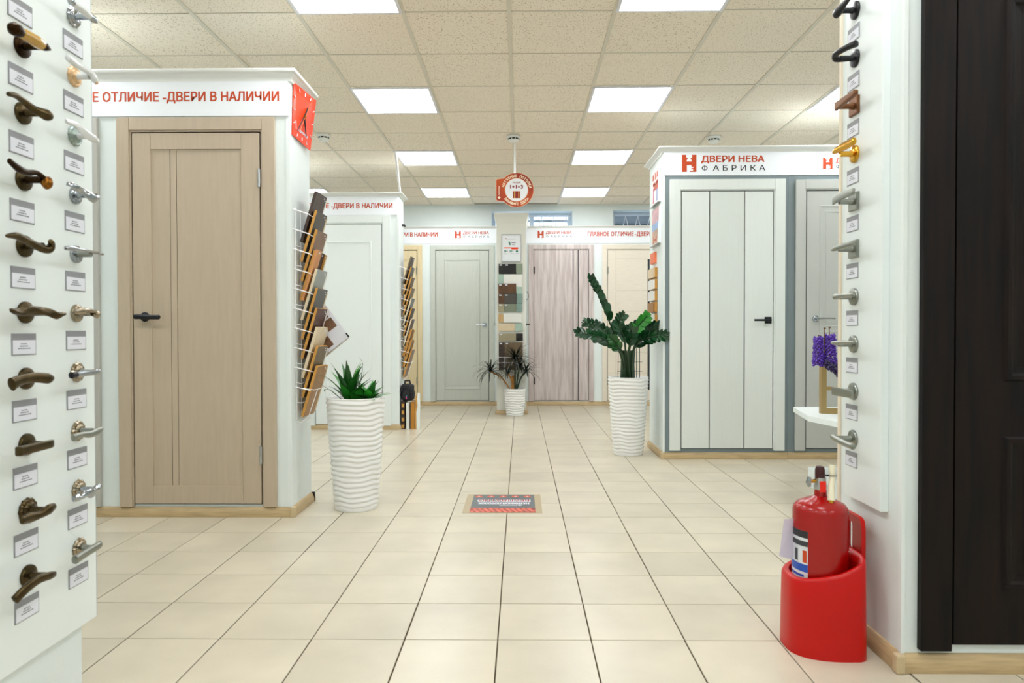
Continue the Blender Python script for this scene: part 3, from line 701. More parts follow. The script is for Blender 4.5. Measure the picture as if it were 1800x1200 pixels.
rgt = [('black_wing', 'black wing-shaped handle, topmost'), ('black_hook', 'black hook-shaped handle'), ('brown_square', 'brown square handle'), ('gold_blade', 'shiny gold handle'), ('nickel_plate', 'thin plate-shaped nickel handle'),
       ('nickel_wedge', 'pointed wedge-shaped nickel handle'), ('nickel_slim', 'short slim nickel handle on round rosette'), ('nickel_disc', 'flat oval nickel handle'), ('nickel_bar', 'wide flat nickel bar handle'), ('nickel_tube', 'double-tube nickel handle, lowest')]
for k, (st_, lab) in enumerate(rgt):
    z = 2.128-.1615*k
    lever(st_, None, (1.140, 2.395, z), (-1, 0, 0), (0, -1, 0), lab + ' on the right board', s=1.12)
    card((1.140, 2.41, z-.073), (-1, 0, 0), (0, -1, 0), 'price card on the right board, under the ' + lab)

# ---------------------------------------------------------------- sample racks
CS = {'dark brown': wood('dark_brown_veneer', '#4a3830', '#33241e'), 'charcoal': mat('charcoal_laminate', '#4a4743', .4, var=.08), 'taupe': wood('taupe_veneer', '#8c6f5c', '#7a5e4e'),
      'orange wood': wood('orange_wood_veneer', '#d69a62', '#c58450'), 'blue-grey': mat('blue_grey_laminate', '#99a19f', .35, var=.04), 'slate': mat('slate_laminate', '#565a5c', .3, var=.05),
      'red-brown': wood('red_brown_veneer', '#5b3b30', '#452a22'), 'cream': mat('cream_laminate', '#dcc9a8', .4, var=.06), 'olive brown': wood('olive_brown_veneer', '#7d6a50', '#64533c'), 'tan': wood('tan_veneer', '#b08048', '#9a6a36'),
      'white': mat('white_sample', '#e8e8e2', .4), 'black': mat('black_sample', '#16171c', .25), 'green-grey': mat('green_grey_sample', '#8a9482', .4), 'sea-green glass': mat('sea_green_glass', '#a9c2b4', .12, coat=.4),
      'khaki': mat('khaki_sample', '#a0977c', .4, var=.05), 'brown': wood('brown_sample', '#6b4a2e', '#4e341f'), 'teal glass': mat('teal_glass', '#7d9a92', .12, coat=.4), 'wood beige': wood('wood_beige_sample', '#cfae7d', '#bd9a68'),
      'grey-green': mat('grey_green_sample', '#7c8472', .4)}
def plank(label, mface, X, Y, Z, wd, ln, th, ang, group, cat='sample', medge=None, name='finish_sample'):
    """board standing in a side rack: lower edge at (X, Y.., Z), leaning out along +X by ang, width along +Y"""
    r = empty(name, (X, Y, Z), label, cat, group)
    ca, sa = math.cos(ang), math.sin(ang)
    def P(a, b, c): return (X + c*sa + a*ca, Y+b, Z + c*ca - a*sa)     # a = outward normal of the board
    def slab(nm, m, a0, a1, b0, b1, c0, c1):
        mb = MB(); rows = [[P(a, b, c) for b, c in ((b0, c0), (b1, c0), (b1, c1), (b0, c1))] for a in (a0, a1)]
        return mb.grid(rows, True, True).build(nm, m, r)
    slab('core', medge or M_mdf, -th, -.0012, 0, wd, 0, ln)
    slab('face', mface, -.0012, 0, 0, wd, 0, ln)
    slab('size_label', M_paper, 0, .0006, wd-.05, wd-.03, ln-.018, ln-.012)
    return r
def side_rack(XW, YN, zs, mats, rlabel, gname, where):
    """rack of wire pockets on a partition side facing +X"""
    r = empty('wire_rack', (XW, YN+.13, zs[-1]), rlabel, 'rack')
    n = len(zs)
    for yy in (YN+.02, YN+.12, YN+.235): MB().tube([(XW+.006, yy, zs[0]+.015), (XW+.006, yy, zs[-1]-.19)], .0022, 5).build('upright', M_wire, r)
    for k, z in enumerate(zs):
        pts = [(XW+.002, YN, z), (XW+.075, YN+.045, z-.020), (XW+.092, YN+.068, z-.030), (XW+.092, YN+.245, z-.030), (XW+.075, YN+.265, z-.020), (XW+.002, YN+.275, z)]
        MB().tube([(XW+.002, YN-.004, z+.004), (XW+.085, YN+.030, z-.022)], .0030, 6).build('side_arm', M_wire, r)
        if k == n-1: pts = [(XW+.002, YN, z), (XW+.100, YN+.05, z-.020), (XW+.118, YN+.060, z-.016), (XW+.118, YN+.245, z-.016), (XW+.1, YN+.265, z-.02), (XW+.002, YN+.275, z)]
        MB().tube(pts, .0022, 5).build('pocket_wire', M_wire, r)
        MB().tube([(XW+.003, YN+.03, z-.20), (XW+.03, YN+.03, z-.205), (XW+.03, YN+.25, z-.205), (XW+.003, YN+.25, z-.20)], .0018, 4).build('pocket_floor', M_wire, r)
    zl = zs[-1]
    MB().tube([(XW+.118, YN+.062, zl-.016), (XW+.062, YN+.06, zl-.18), (XW+.03, YN+.06, zl-.20)], .0022, 5).build('front_wire', M_wire, r)
    ords = ['topmost', 'second', 'third', 'fourth', 'fifth', 'sixth', 'seventh', 'eighth', 'ninth', 'lowest']
    for k, z in enumerate(zs):
        cs, edge, cs2 = mats[k]
        zb = z-.178
        lab = '%s door finish sample in the %s pocket of the %s' % (cs, ords[k], where)
        o_ = .002*(k % 3)
        if cs2:
            plank(lab, CS[cs], XW+.036+.004, YN+.052, zb, .085, .305, .014, .29, gname, medge=edge)
            plank('%s sample behind the %s one, %s pocket of the %s' % (cs2, cs, ords[k], where), CS[cs2], XW+.024, YN+.048+.016, zb+.002, .19, .30, .012, .29, gname)
        else:
            plank(lab, CS[cs], XW+.036, YN+.056+o_, zb, .200, .305+o_, .016, .29, gname, medge=edge)
        plank('pale edged spare sample at the far side of the %s pocket of the %s' % (ords[k], where), CS['cream' if k % 2 else 'white'], XW+.040, YN+.256, zb+.01, .018, .285, .03, .29, gname)
cr = CS['cream']
side_rack(-1.29, 3.955, [1.735-.1120*k for k in range(10)],
    [('dark brown', CS['dark brown'], None), ('charcoal', None, None), ('taupe', None, None), ('orange wood', CS['orange wood'], 'dark brown'), ('blue-grey', cr, None), ('slate', None, None), ('red-brown', None, None), ('cream', cr, None), ('olive brown', None, None), ('tan', None, None)],
    'white wire rack of finish samples on the side of the nearer left partition', 'finish samples in the nearer wire rack', 'nearer rack')
side_rack(-1.29, 7.455, [1.735-.1120*k for k in range(10)],
    [('dark brown', CS['olive brown'], None), ('charcoal', None, None), ('brown', None, None), ('olive brown', None, None), ('slate', cr, None), ('dark brown', None, None), ('red-brown', cr, None), ('brown', None, 'tan'), ('olive brown', None, 'tan'), ('taupe', None, None)],
    'white wire rack of finish samples on the side of the further left partition', 'finish samples in the further wire rack', 'further rack')
# brochure sticking out beyond the nearer rack
br = empty('brochure', (-1.17, 4.262, .90), 'white brochure with brown photos sticking out of the nearer sample rack', 'brochure')
def sheet(name, m, pts, y, th=.0012): return MB().prism([Vector((a, y, b)) for a, b in pts], (0, th, 0)).build(name, m, br)
def brp(u, v):      # u along the long side, v across; corner (-1.047,1.01) is the outer tip
    c = Vector((-1.047, 1.012)); d1 = Vector((-.60, .80)); d2 = Vector((-.80, -.60)); q_ = c+d1*u+d2*v; return (q_.x, q_.y)
sheet('page', mat('brochure_back_page', '#cfc8bd', .4), [brp(-.005, .01), brp(.235, .03), brp(.225, .19), brp(-.012, .19)], 4.2655)
sheet('page', M_paper, [brp(0, 0), brp(.24, 0), brp(.24, .19), brp(0, .19)], 4.262)
phm = mat('brochure_photo', '#7b5a44', .4, var=.4, scale=30)
for a, b, c_, d_ in ((.175, .235, .03, .08), (.10, .165, .02, .085), (.02, .085, .105, .175), (.10, .165, .10, .17)):
    sheet('photo_print', phm, [brp(a, c_), brp(b, c_), brp(b, d_), brp(a, d_)], 4.2608, .0011)
sheet('black_tab', M_black, [brp(-.001, -.001), brp(.03, -.001), brp(.03, .008), brp(-.001, .008)], 4.2608, .0011)

# ---------------------------------------------------------------- orange wall clock on the left partition side
ck = empty('wall_clock', (-1.26, 4.09, 2.30), 'square orange acrylic wall clock on the side of the left partition', 'clock')
Cn = [Vector((-1.283, 3.955, 2.455)), Vector((-1.236, 4.225, 2.440)), Vector((-1.270, 4.215, 2.135)), Vector((-1.2885, 3.935, 2.155))]   # near top, far top, far bottom, near bottom
nrm = (Cn[1]-Cn[0]).cross(Cn[3]-Cn[0]).normalized()
if nrm.x < 0: nrm = -nrm
MB().prism([c-nrm*0 for c in Cn], nrm*.004).build('face_plate', M_orange2, ck)
def cp(u, v, h=.006):   # u to the far side, v up; 0..1
    return Cn[3]*(1-u)*(1-v)+Cn[2]*u*(1-v)+Cn[0]*(1-u)*v+Cn[1]*u*v+nrm*h
for k in range(12):
    a = 2*PI*k/12; cu, sv = math.sin(a), math.cos(a); mx_ = max(abs(cu), abs(sv)); r0, r1 = .40/mx_, .46/mx_
    r0 = min(r0, .47); r1 = min(r1, .53)
    MB().tube([cp(.5+cu*r0, .5+sv*r0, .0048), cp(.5+cu*r1, .5+sv*r1, .0048)], .0028, 5).build('hour_mark', M_paper, ck)
MB().tube([cp(.5, .55, .012), cp(.18, .12, .012)], [.0035, .002], 5).build('minute_hand', M_blackm, ck)
MB().tube([cp(.62, .72, .010), cp(.5, .50, .010), cp(.66, .16, .010)], [.004, .005, .0025], 5).build('hour_hand', M_blackm, ck)
MB().tube([cp(.78, .95, .014), cp(.30, .18, .014)], .0012, 4).build('second_hand', mat('thin_orange_hand', '#ff7a3a', .4), ck)
MB().tube([cp(.5, .5, .004), cp(.5, .5, .020)], .008, 10).build('hub', M_gold, ck)
t = text('H', M_paper, ck, cp(.16, .17, .0048), Cn[2]-Cn[3], .048, .040, bold=.05, name='emblem')
t = text('ДВЕРИ НЕВА', M_paper, ck, cp(.34, .17, .0048), Cn[2]-Cn[3], .020, .13, bold=.04)

# ---------------------------------------------------------------- leaflet holders and samples on the right partition's side (faces -X)
XS = 1.165
for k, (za, zb, lab) in enumerate(((2.115, 2.425, 'upper leaflet holder with orange poster on the right partition side'), (1.775, 2.095, 'lower clear leaflet holder with blue and pink poster on the right partition side'))):
    h = empty('leaflet_holder', (XS, 5.95, za), lab, 'leaflet holder')
    MB().box(XS-.004, XS, 5.80, 6.15, za, zb).build('backing', M_panel, h)
    MB().prism([Vector((XS-.004, 5.80, za)), Vector((XS-.03, 5.80, za+.01)), Vector((XS-.012, 5.80, zb)), Vector((XS-.004, 5.80, zb))], (0, .003, 0)).build('side_lip', M_panel, h)
    MB().box(XS-.03, XS-.004, 5.80, 6.15, za-.002, za+.002).build('shelf', M_steel, h)
    m1 = mat('poster_white', '#efece8', .4)
    MB().box(XS-.012, XS-.0105, 5.815, 6.14, za+.008, zb-.006).build('leaflet', m1, h)
    if k == 0:
        for u0, u1, v0, v1 in ((5.86, 5.92, .035, .085), (5.94, 6.00, .030, .090), (6.03, 6.10, .035, .085), (5.87, 5.97, .105, .130), (6.00, 6.09, .105, .135)):
            MB().box(XS-.0125, XS-.012, u0, u1, zb-v1, zb-v0).build('orange_block', M_orange, h)
        MB().box(XS-.0125, XS-.012, 5.87, 6.06, za+.13, za+.19).build('orange_block', M_orange, h)
        MB().box(XS-.0125, XS-.012, 5.89, 5.93, za+.03, za+.13).build('blue_block', mat('indigo_print', '#2a3f8f', .4), h)
        MB().box(XS-.0125, XS-.012, 6.04, 6.09, za+.03, za+.16).build('pink_block', mat('pink_print', '#c83c6a', .4), h)
    else:
        MB().box(XS-.0125, XS-.012, 5.83, 6.12, za+.19, zb-.01).build('pink_block', mat('pale_pink_print', '#d7a8ae', .4, var=.25, scale=12), h)
        MB().box(XS-.0125, XS-.012, 5.83, 6.12, za+.13, za+.19).build('blue_block', mat('pale_blue_print', '#8fb0d8', .4, var=.2, scale=12), h)
        MB().box(XS-.0125, XS-.012, 5.83, 6.12, za+.02, za+.13).build('brown_block', mat('sand_print', '#c9a58c', .4, var=.2, scale=12), h)
        text('H', M_orange, h, (XS-.0128, 6.06, za+.02), (0, -1, 0), .06, .13, bold=.06, name='emblem')
sk = tag(MB().box(XS-.02, XS, 5.98, 6.17, 1.63, 1.72).build('notice', mat('pale_orange_notice', '#ee7a4e', .4), None, at=(XS, 6.07, 1.63)), 'small orange notice above the cream samples on the right partition side', 'notice')
ords6 = ['topmost', 'second', 'third', 'fourth', 'fifth', 'lowest']
cc6 = ['cream', 'white', 'white', 'tan', 'white', 'white']
for k in range(6):
    zt = 1.585-.098*k
    s_ = empty('finish_sample', (XS, 6.08, zt-.085), '%s sample block, %s of the six on the right partition side' % ({'cream': 'cream', 'white': 'white', 'tan': 'tan'}[cc6[k]], ords6[k]), 'sample', 'sample blocks on the right partition side')
    def slab6(nm, m, a0, a1, b0, b1, c0, c1): return MB().prism([Vector((XS-a0-.0, b, c)) for b, c in ((b0, c0), (b1, c0), (b1, c1), (b0, c1))], (-(a1-a0), 0, 0)).build(nm, m, s_)
    slab6('core', M_mdf, .002, .022, 5.94, 6.20, zt-.085, zt)
    slab6('face', CS[cc6[k]], .022, .036, 5.95, 6.19, zt-.083, zt-.004)
wr = tag(MB().tube([(XS-.003, 5.90, 1.62), (XS-.003, 5.90, .95)], .003, 5).build('rail', M_wire, None, at=(XS, 5.9, .95)), 'thin white rail beside the sample blocks on the right partition side', 'rail')

# ---------------------------------------------------------------- pillar: poster frame, sample rows, wire pockets, side levers
pf = empty('poster_frame', (-.11, 8.775, 1.917), 'silver framed notice on the front of the pillar', 'poster frame')
fx0, fx1, fz0, fz1, fy = -.236, .013, 1.915, 2.263, 8.779
bx('backing', mat('notice_paper', '#e9edf0', .3, coat=.3), pf, fx0+.008, fx1-.008, fy-.006, fy, fz0+.008, fz1-.008)
for a in ((fx0, fx1, fz0, fz0+.013), (fx0, fx1, fz1-.013, fz1), (fx0, fx0+.013, fz0+.013, fz1-.013), (fx1-.013, fx1, fz0+.013, fz1-.013)):
    bx('frame_rail', M_steel, pf, a[0], a[1], fy-.014, fy, a[2], a[3], bevel=.003)
yy = fy-.0068
def fp(nm, m, u0, u1, v0, v1): 
    W_, H_ = fx1-fx0, fz1-fz0; return bx(nm, m, pf, fx0+u0*W_, fx0+u1*W_, yy, yy+.0008, fz0+v0*H_, fz0+v1*H_)
fp('orange_band', M_orange2, .13, .50, .49, .525); fp('orange_band', M_orange2, .50, .84, .45, .525)
for i, u in enumerate((.19, .47, .78)):
    W_, H_ = fx1-fx0, fz1-fz0
    MB().tube([(fx0+u*W_, yy-.0006, fz0+.385*H_), (fx0+u*W_, yy+.0002, fz0+.385*H_)], .0145, 14).build('round_badge', M_green, pf)
    if i < 2: text('%', M_green, pf, (fx0+(u+.07)*W_, yy-.0004, fz0+.37*H_), (1, 0, 0), .015, .016, bold=.03); text('0', M_paper, pf, (fx0+(u-.025)*W_, yy-.0009, fz0+.365*H_), (1, 0, 0), .014, .010, bold=.03)
fp('green_mark', M_green, .36, .44, .66, .73); fp('green_mark', M_green, .40, .46, .60, .68)
fp('grey_line', M_ink, .50, .72, .68, .70); fp('grey_line', M_ink, .52, .68, .61, .625)
fp('grey_line', M_card, .22, .70, .82, .83); fp('red_dot', M_orange, .20, .25, .83, .86)
for u, v in ((.13, .29), (.43, .29), (.70, .29)): fp('grey_line', M_card, u, u+.18, v, v+.012)
rows_ = [ # zt, zb, [(x0,x1,colour,labels)]
 (1.889, 1.764, [(-.272, -.052, 'black', 2), (-.052, .030, 'green-grey', 0)]),
 (1.757, 1.602, [(-.276, -.205, 'sea-green glass', 0), (-.205, .026, 'white', 0)]),
 (1.640, 1.520, [(-.276, -.052, 'brown', 2)]),
 (1.600, 1.512, [(-.050, .022, 'sea-green glass', 0)]),
 (1.512, 1.392, [(-.276, -.200, 'brown', 1), (-.200, -.045, 'charcoal', 1), (-.045, .028, 'teal glass', 0)]),
 (1.388, 1.290, [(-.276, -.205, 'khaki', 1), (-.205, -.050, 'grey-green', 1), (-.050, .025, 'teal glass', 0)]),
 (1.265, 1.155, [(-.276, -.212, 'wood beige', 0), (-.212, .018, 'white', 0)]),
 (1.142, 1.050, [(-.276, -.065, 'cream', 0), (-.065, .030, 'sea-green glass', 0)]),
 (1.018, .925, [(-.272, -.055, 'khaki', 1), (-.055, .032, 'black', 0)]),
 (.905, .725, [(-.272, -.195, 'dark brown', 1), (-.195, .030, 'olive brown', 1)]),
 (.715, .560, [(-.272, -.195, 'dark brown', 0), (-.193, .030, 'olive brown', 0)]) ]
rn = ['first', 'second', 'third', 'right of the third', 'fourth', 'fifth', 'sixth', 'seventh', 'eighth', 'ninth', 'lowest']
for ri, (zt, zb, cells) in enumerate(rows_):
    for ci, (xa, xb, c_, nl) in enumerate(cells):
        pos = 'left' if ci == 0 and len(cells) > 1 else ('right' if ci == len(cells)-1 and len(cells) > 1 else 'middle')
        s_ = empty('finish_sample', ((xa+xb)/2, 8.775, zb), '%s sample, %s of the %s row on the pillar' % (c_, pos, rn[ri]), 'sample', 'finish samples on the pillar')
        th = .012+.006*((ri+ci) % 3); lean = .02
        m_ = CS[c_]
        MB().prism([Vector((xa+.001, 8.776, zb)), Vector((xa+.001, 8.776-th, zb)), Vector((xa+.001, 8.776-th-lean, zt)), Vector((xa+.001, 8.776-lean, zt))], (xb-xa-.002, 0, 0)).build('board', m_, s_)
        for q_ in range(nl):
            xx = xa+.012+q_*.075
            MB().box(xx, xx+.030, 8.776-th-lean*.9-.0025, 8.776-th-lean*.88, zt-.022, zt-.008).build('size_label', M_paper, s_)
pr = empty('wire_rack', (-.11, 8.75, .56), 'white wire pockets at the bottom of the pillar samples', 'rack')
for xa, xb in ((-.277, -.197), (-.193, -.058), (-.052, .032)):
    for zt in (.718, .655):
        MB().tube([(xa, 8.778, zt), (xa, 8.722, zt), (xb, 8.722, zt), (xb, 8.778, zt)], .0028, 5).build('pocket_wire', M_wire, pr)
    for xx in (xa, xb): MB().tube([(xx, 8.722, .722), (xx, 8.722, .56)], .0028, 5).build('upright', M_wire, pr)
lever('door_square_black', None, (.072, 9.2, 1.135), (1, 0, 0), (0, 1, 0), 'black lever handle on the right side face of the pillar', s=.9)
lever('door_chrome', None, (-.298, 9.2, 1.135), (-1, 0, 0), (0, 1, 0), 'chrome lever handle on the left side face of the pillar', s=.9)
rg = tag(MB().tube([(.074+.03*math.sin(a), 8.95, 1.50+.055*math.cos(a)) for a in [PI*k/10 for k in range(11)]], .0035, 6).build('pull_handle', M_blackm, None, at=(.072, 8.95, 1.45)), 'small black bow handle high on the right side of the pillar', 'handle')

# ---------------------------------------------------------------- ceiling fittings and hanging sign
for k, (x, y, lab) in enumerate(((-.06, 6.47, 'white smoke detector above the hanging round sign'), (1.80, 6.53, 'white smoke detector above the right partition'), (-1.80, 6.40, 'white smoke detector half hidden behind the orange clock'))):
    d = empty('smoke_detector', (x, y, HC-.06), lab, 'smoke detector', 'ceiling smoke detectors')
    MB().lathe([(.062, 0), (.062, -.014), (.058, -.020)], 24, (x, y, HC-.002)).build('base', M_crown, d, smooth=True)
    MB().lathe([(.050, -.020), (.050, -.038), (.042, -.050), (.026, -.056)], 24, (x, y, HC-.002)).build('sensor_head', M_crown, d, smooth=True)
    for a in range(5):
        th = -PI/2+(a-2)*.62
        MB().box(-.012, .012, -.002, .002, -.006, .006, xf=lambda p, th=th, x=x, y=y: Vector((x+.0505*math.cos(th)-p.x*math.sin(th), y+.0505*math.sin(th)+p.x*math.cos(th), HC-.031+p.z))).build('vent_slot', M_black, d)
hs = empty('hanging_sign', (-.05, 6.6, 2.377), 'round red and orange hanging sign with gift box, on a white rod', 'sign')
xc, ys, zc = -.034, 6.60, 2.377
MB().tube([(-.05, ys, HC), (-.05, ys, zc+.155)], .009, 8).build('rod', M_wire, hs)
M_sgn = bpy.data.materials.new('sign_red_orange'); M_sgn.use_nodes = True
_n = M_sgn.node_tree; _b = _n.nodes['Principled BSDF']; _b.inputs['Roughness'].default_value = .4
_t = _n.nodes.new('ShaderNodeTexCoord'); _s = _n.nodes.new('ShaderNodeSeparateXYZ'); _m = _n.nodes.new('ShaderNodeMapRange'); _c = _n.nodes.new('ShaderNodeValToRGB')
_n.links.new(_t.outputs['Generated'], _s.inputs[0]); _a = _n.nodes.new('ShaderNodeMath'); _a.operation = 'ADD'
_n.links.new(_s.outputs[0], _a.inputs[0]); _n.links.new(_s.outputs[2], _a.inputs[1]); _n.links.new(_a.outputs[0], _m.inputs[0]); _m.inputs[2].default_value = 2
_n.links.new(_m.outputs[0], _c.inputs[0])
_c.color_ramp.elements[0].position = .1; _c.color_ramp.elements[0].color = lin('#9a1a06'); _c.color_ramp.elements[1].position = .45; _c.color_ramp.elements[1].color = lin('#c9520e')
_e = _c.color_ramp.elements.new(.85); _e.color = lin('#8e1906'); _n.links.new(_c.outputs[0], _b.inputs['Base Color'])
Rr = .158
out_ = [(xc+Rr*math.cos(a), zc+Rr*math.sin(a)) for a in [math.radians(q_) for q_ in range(-138, 139, 6)]]
flag = [(xc-.178, zc+.100), (xc-.190, zc+.088), (xc-.190, zc-.088), (xc-.178, zc-.100)]
def ring(sc_, fl_): return [Vector((x, ys, z)) for x, z in out_+flag]
MB().prism(ring(1, 1), (0, .006, 0)).build('plate', M_sgn, hs)
rim = [(x+(x-xc)*.03, z+(z-zc)*.03) for x, z in out_+flag]
MB().prism([Vector((x, ys+.001, z)) for x, z in rim], (0, .004, 0)).build('rim', mat('sign_rim', '#f0b48a', .4), hs)
MB().tube([(xc, ys-.0012, zc), (xc, ys+.001, zc)], .108, 40).build('white_disc', mat('sign_white', '#eef0f2', .4), hs)
MB().tube([(xc+.109*math.cos(a), ys-.0015, zc+.109*math.sin(a)) for a in [2*PI*k/48 for k in range(49)]], .0022, 4).build('white_ring', mat('sign_rim', '#f0b48a', .4), hs)
text('1+1=3', mat('sign_crimson', '#8a1228', .5), hs, (xc, ys-.0018, zc+.012), (1, 0, 0), .036, .118, 'C', bold=.05)
text('АКЦИЯ', mat('sign_crimson', '#8a1228', .5), hs, (xc, ys-.0018, zc+.062), (1, 0, 0), .016, .074, 'C', bold=.02)
bx('gift_box', mat('gift_red', '#8c1d10', .5), hs, xc-.034, xc+.034, ys-.0022, ys-.0012, zc-.078, zc-.012)
for a, b in ((-.022, -.013), (.018, .024)): bx('ribbon', mat('gift_gold', '#f0c060', .5), hs, xc+a, xc+b, ys-.003, ys-.0022, zc-.080, zc-.010)
def arc_text(s, r, a0, a1, cap, m, inward=False):
    for i, ch in enumerate(s):
        if ch == ' ': continue
        a = math.radians(a0+(a1-a0)*i/(len(s)-1)); rad = Vector((math.cos(a), 0, math.sin(a)))
        up_ = -rad if inward else rad; rt_ = Vector((up_.z, 0, -up_.x))
        text(ch, m, hs, Vector((xc, ys-.0016, zc))+rad*(r+(cap if inward else 0)), rt_, cap, cap*.72, 'C', bold=.05, name='letter', up=up_, res=1)
arc_text('НАТЯЖНЫЕ ПОТОЛКИ', .120, 163, 12, .024, mat('sign_letter', '#fbe6c8', .5))
arc_text('ЗАКАЖИТЕ ЗДЕСЬ', .120, 218, 322, .024, mat('sign_letter', '#fbe6c8', .5), True)
text('потолки', mat('sign_letter', '#fbe6c8', .5), hs, (xc-.158, ys-.0016, zc-.048), (0, 0, 1), .016, .085, bold=.03, up=(-1, 0, 0))
MB().prism([Vector((xc-.165+a, ys-.0012, zc-.072+b)) for a, b in ((-.015, 0), (0, -.015), (.015, 0), (0, .015))], (0, .001, 0)).build('diamond_mark', mat('sign_letter', '#fbe6c8', .5), hs)
cbl = tag(MB().tube([(-1.245, 6.98, HC), (-1.262, 7.2, 2.68), (-1.268, 7.36, 2.52)], .013, 8).build('cable_duct', M_wire, None, at=(-1.26, 7.3, 2.5)), 'thin white pole from the ceiling to the further left partition', 'pole')
hk = tag(MB().tube([(-1.29, 7.60, 2.20), (-1.262, 7.60, 2.20), (-1.255, 7.60, 2.185)], .012, 8).build('wall_hook', M_blackm, None, at=(-1.29, 7.6, 2.2)), 'small dark round fitting high on the further left partition side', 'fitting')

# ---------------------------------------------------------------- floor sticker
fs = empty('floor_sticker', (-.107, 4.22, 0), 'printed grey and red advertising sticker on the floor tiles', 'sticker')
def flat(nm, m, x0, x1, y0, y1, z=.0012, sk_=0): return MB().box(x0, x1, y0, y1, z-.0006, z).build(nm, m, fs)
flat('backing', mat('sticker_film', '#b09f7c', .35), -.337, .125, 3.985, 4.446)
flat('print', mat('sticker_grey', '#5d6669', .35), -.296, .086, 4.09, 4.432, .0018)
flat('petal_ground', mat('sticker_coral', '#c4503e', .4, col2='#7c2a22', scale=35, thresh=(.4, .55)), -.296, .086, 3.998, 4.10, .0019)
pm = mat('sticker_petal', '#e0705c', .4, objvar=.15)
for i in range(44):
    x = -.282+.355*((i*7) % 44)/44; y = 4.012+.024*(i % 4)+random.uniform(-.006, .006); a = random.uniform(-.7, .7); L_ = .016
    MB().poly([(x+L_*math.cos(a+t_)*(.9 if t_ % PI == 0 else .55), y+L_*.8*math.sin(a+t_)*(.9), .0021) for t_ in [2*PI*k/8 for k in range(8)]]).build('petal', pm, fs)
text('НАТЯЖНОЙ ПОТОЛОК', M_paper, fs, (.050, 4.232, .0022), (-1, 0, 0), .040, .305, bold=.05, up=(0, -1, 0))
text('БЕСПЛАТНО', M_paper, fs, (.055, 4.300, .0021), (-1, 0, 0), .050, .315, bold=.11, up=(0, -1, 0), name='lettering_outline')
text('БЕСПЛАТНО', mat('sticker_red', '#b3202e', .4), fs, (.052, 4.302, .0024), (-1, 0, 0), .046, .309, bold=.03, up=(0, -1, 0))
text('потолки', M_paper, fs, (-.025, 4.165, .0022), (-1, 0, 0), .022, .10, bold=.02, up=(0, -1, 0))
MB().poly([(-.005+a, 4.165+b, .0022) for a, b in ((-.015, 0), (0, -.014), (.015, 0), (0, .014))]).build('diamond_mark', M_paper, fs)
for k in range(5):
    x = -.262+.076*k
    MB().poly([(x+.024*math.cos(t_), 4.385+.024*math.sin(t_), .0022) for t_ in [2*PI*q_/16 for q_ in range(16)]]).build('round_icon', mat('sticker_orange', '#d6552f', .4), fs)
    MB().poly([(x+a, 4.385+b, .0025) for a, b in ((-.010, -.006), (.010, -.006), (.006 if k % 2 else 0, .010))]).build('icon_mark', M_paper, fs)

# ---------------------------------------------------------------- planters
def pot_mesh(rt, rb, h, waves, A=.0045, nseg=84, per=7, wob=.9):
    mb = MB(); rows = []; n = waves*per
    for i in range(n+1):
        v = i/n; z = h*v; ring = []
        base = rb+(rt-rb)*v**.85
        for j in range(nseg):
            th = 2*PI*j/nseg
            ph = v*waves*2*PI + wob*math.sin(4*th+1.3*math.sin(v*7)) + .55*wob*math.sin(7*th+v*9)
            e = min(1, v*14, (1-v)*30+.2)
            a = A*e*(math.sin(ph)+.28*math.sin(2*ph+.6))
            ring.append((( base+a)*math.cos(th), (base+a)*math.sin(th), z))
        rows.append(ring)
    rows.append([((rt-.006)*math.cos(2*PI*j/nseg), (rt-.006)*math.sin(2*PI*j/nseg), h+.003) for j in range(nseg)])
    rows.append([((rt-.016)*math.cos(2*PI*j/nseg), (rt-.016)*math.sin(2*PI*j/nseg), h) for j in range(nseg)])
    rows.append([((rt-.020)*math.cos(2*PI*j/nseg), (rt-.020)*math.sin(2*PI*j/nseg), h-.05) for j in range(nseg)])
    mb.grid(rows, True, False); k = nseg
    mb.f.append(tuple(range(k))[::-1]); mb.m.append(0)
    return mb
def leaf(parent, pts, w_, mat_, name='leaf', prof=None, fold=.25, twist=0, side=None):
    P = smooth_path(pts, 4); n = len(P); rows = []
    sd0 = Vector(side) if side else None
    for i, p in enumerate(P):
        t = (P[min(i+1, n-1)]-P[max(i-1, 0)]).normalized()
        s_ = sd0 or t.cross(Vector((0, 0, 1)))
        if s_.length < 1e-3: s_ = Vector((1, 0, 0))
        s_ = (s_-t*s_.dot(t)).normalized(); nn = s_.cross(t)
        u = i/(n-1)
        ww = w_*(prof(u) if prof else math.sin(PI*min(1, u*.92+.08))**.7*(1-u**3))
        ww = max(ww, w_*.02)
        if twist: a = twist*u; s_, nn = s_*math.cos(a)+nn*math.sin(a), nn*math.cos(a)-s_*math.sin(a)
        rows.append([p-s_*ww+nn*ww*fold, p-nn*.0, p+s_*ww+nn*ww*fold])
    return MB().grid(rows).build(name, mat_, parent, smooth=80)

big = pot_mesh(.170, .122, .655, 22)
def planter(loc, label, pm_, h, rt):
    r = empty('potted_plant', loc, label, 'plant')
    pts = pm_
    o = bpy.data.objects.new('pot', pts); COL.objects.link(o); o.parent = r; OFF[o.name] = off(r)
    x, y, z = loc
    MB().lathe([(rt-.02, h-.035), (rt*.6, h-.028), (.01, h-.022)], 32, loc).build('soil', M_soil, r, smooth=True)
    return r
bigme = big.mesh('pot', M_pot, smooth=80)
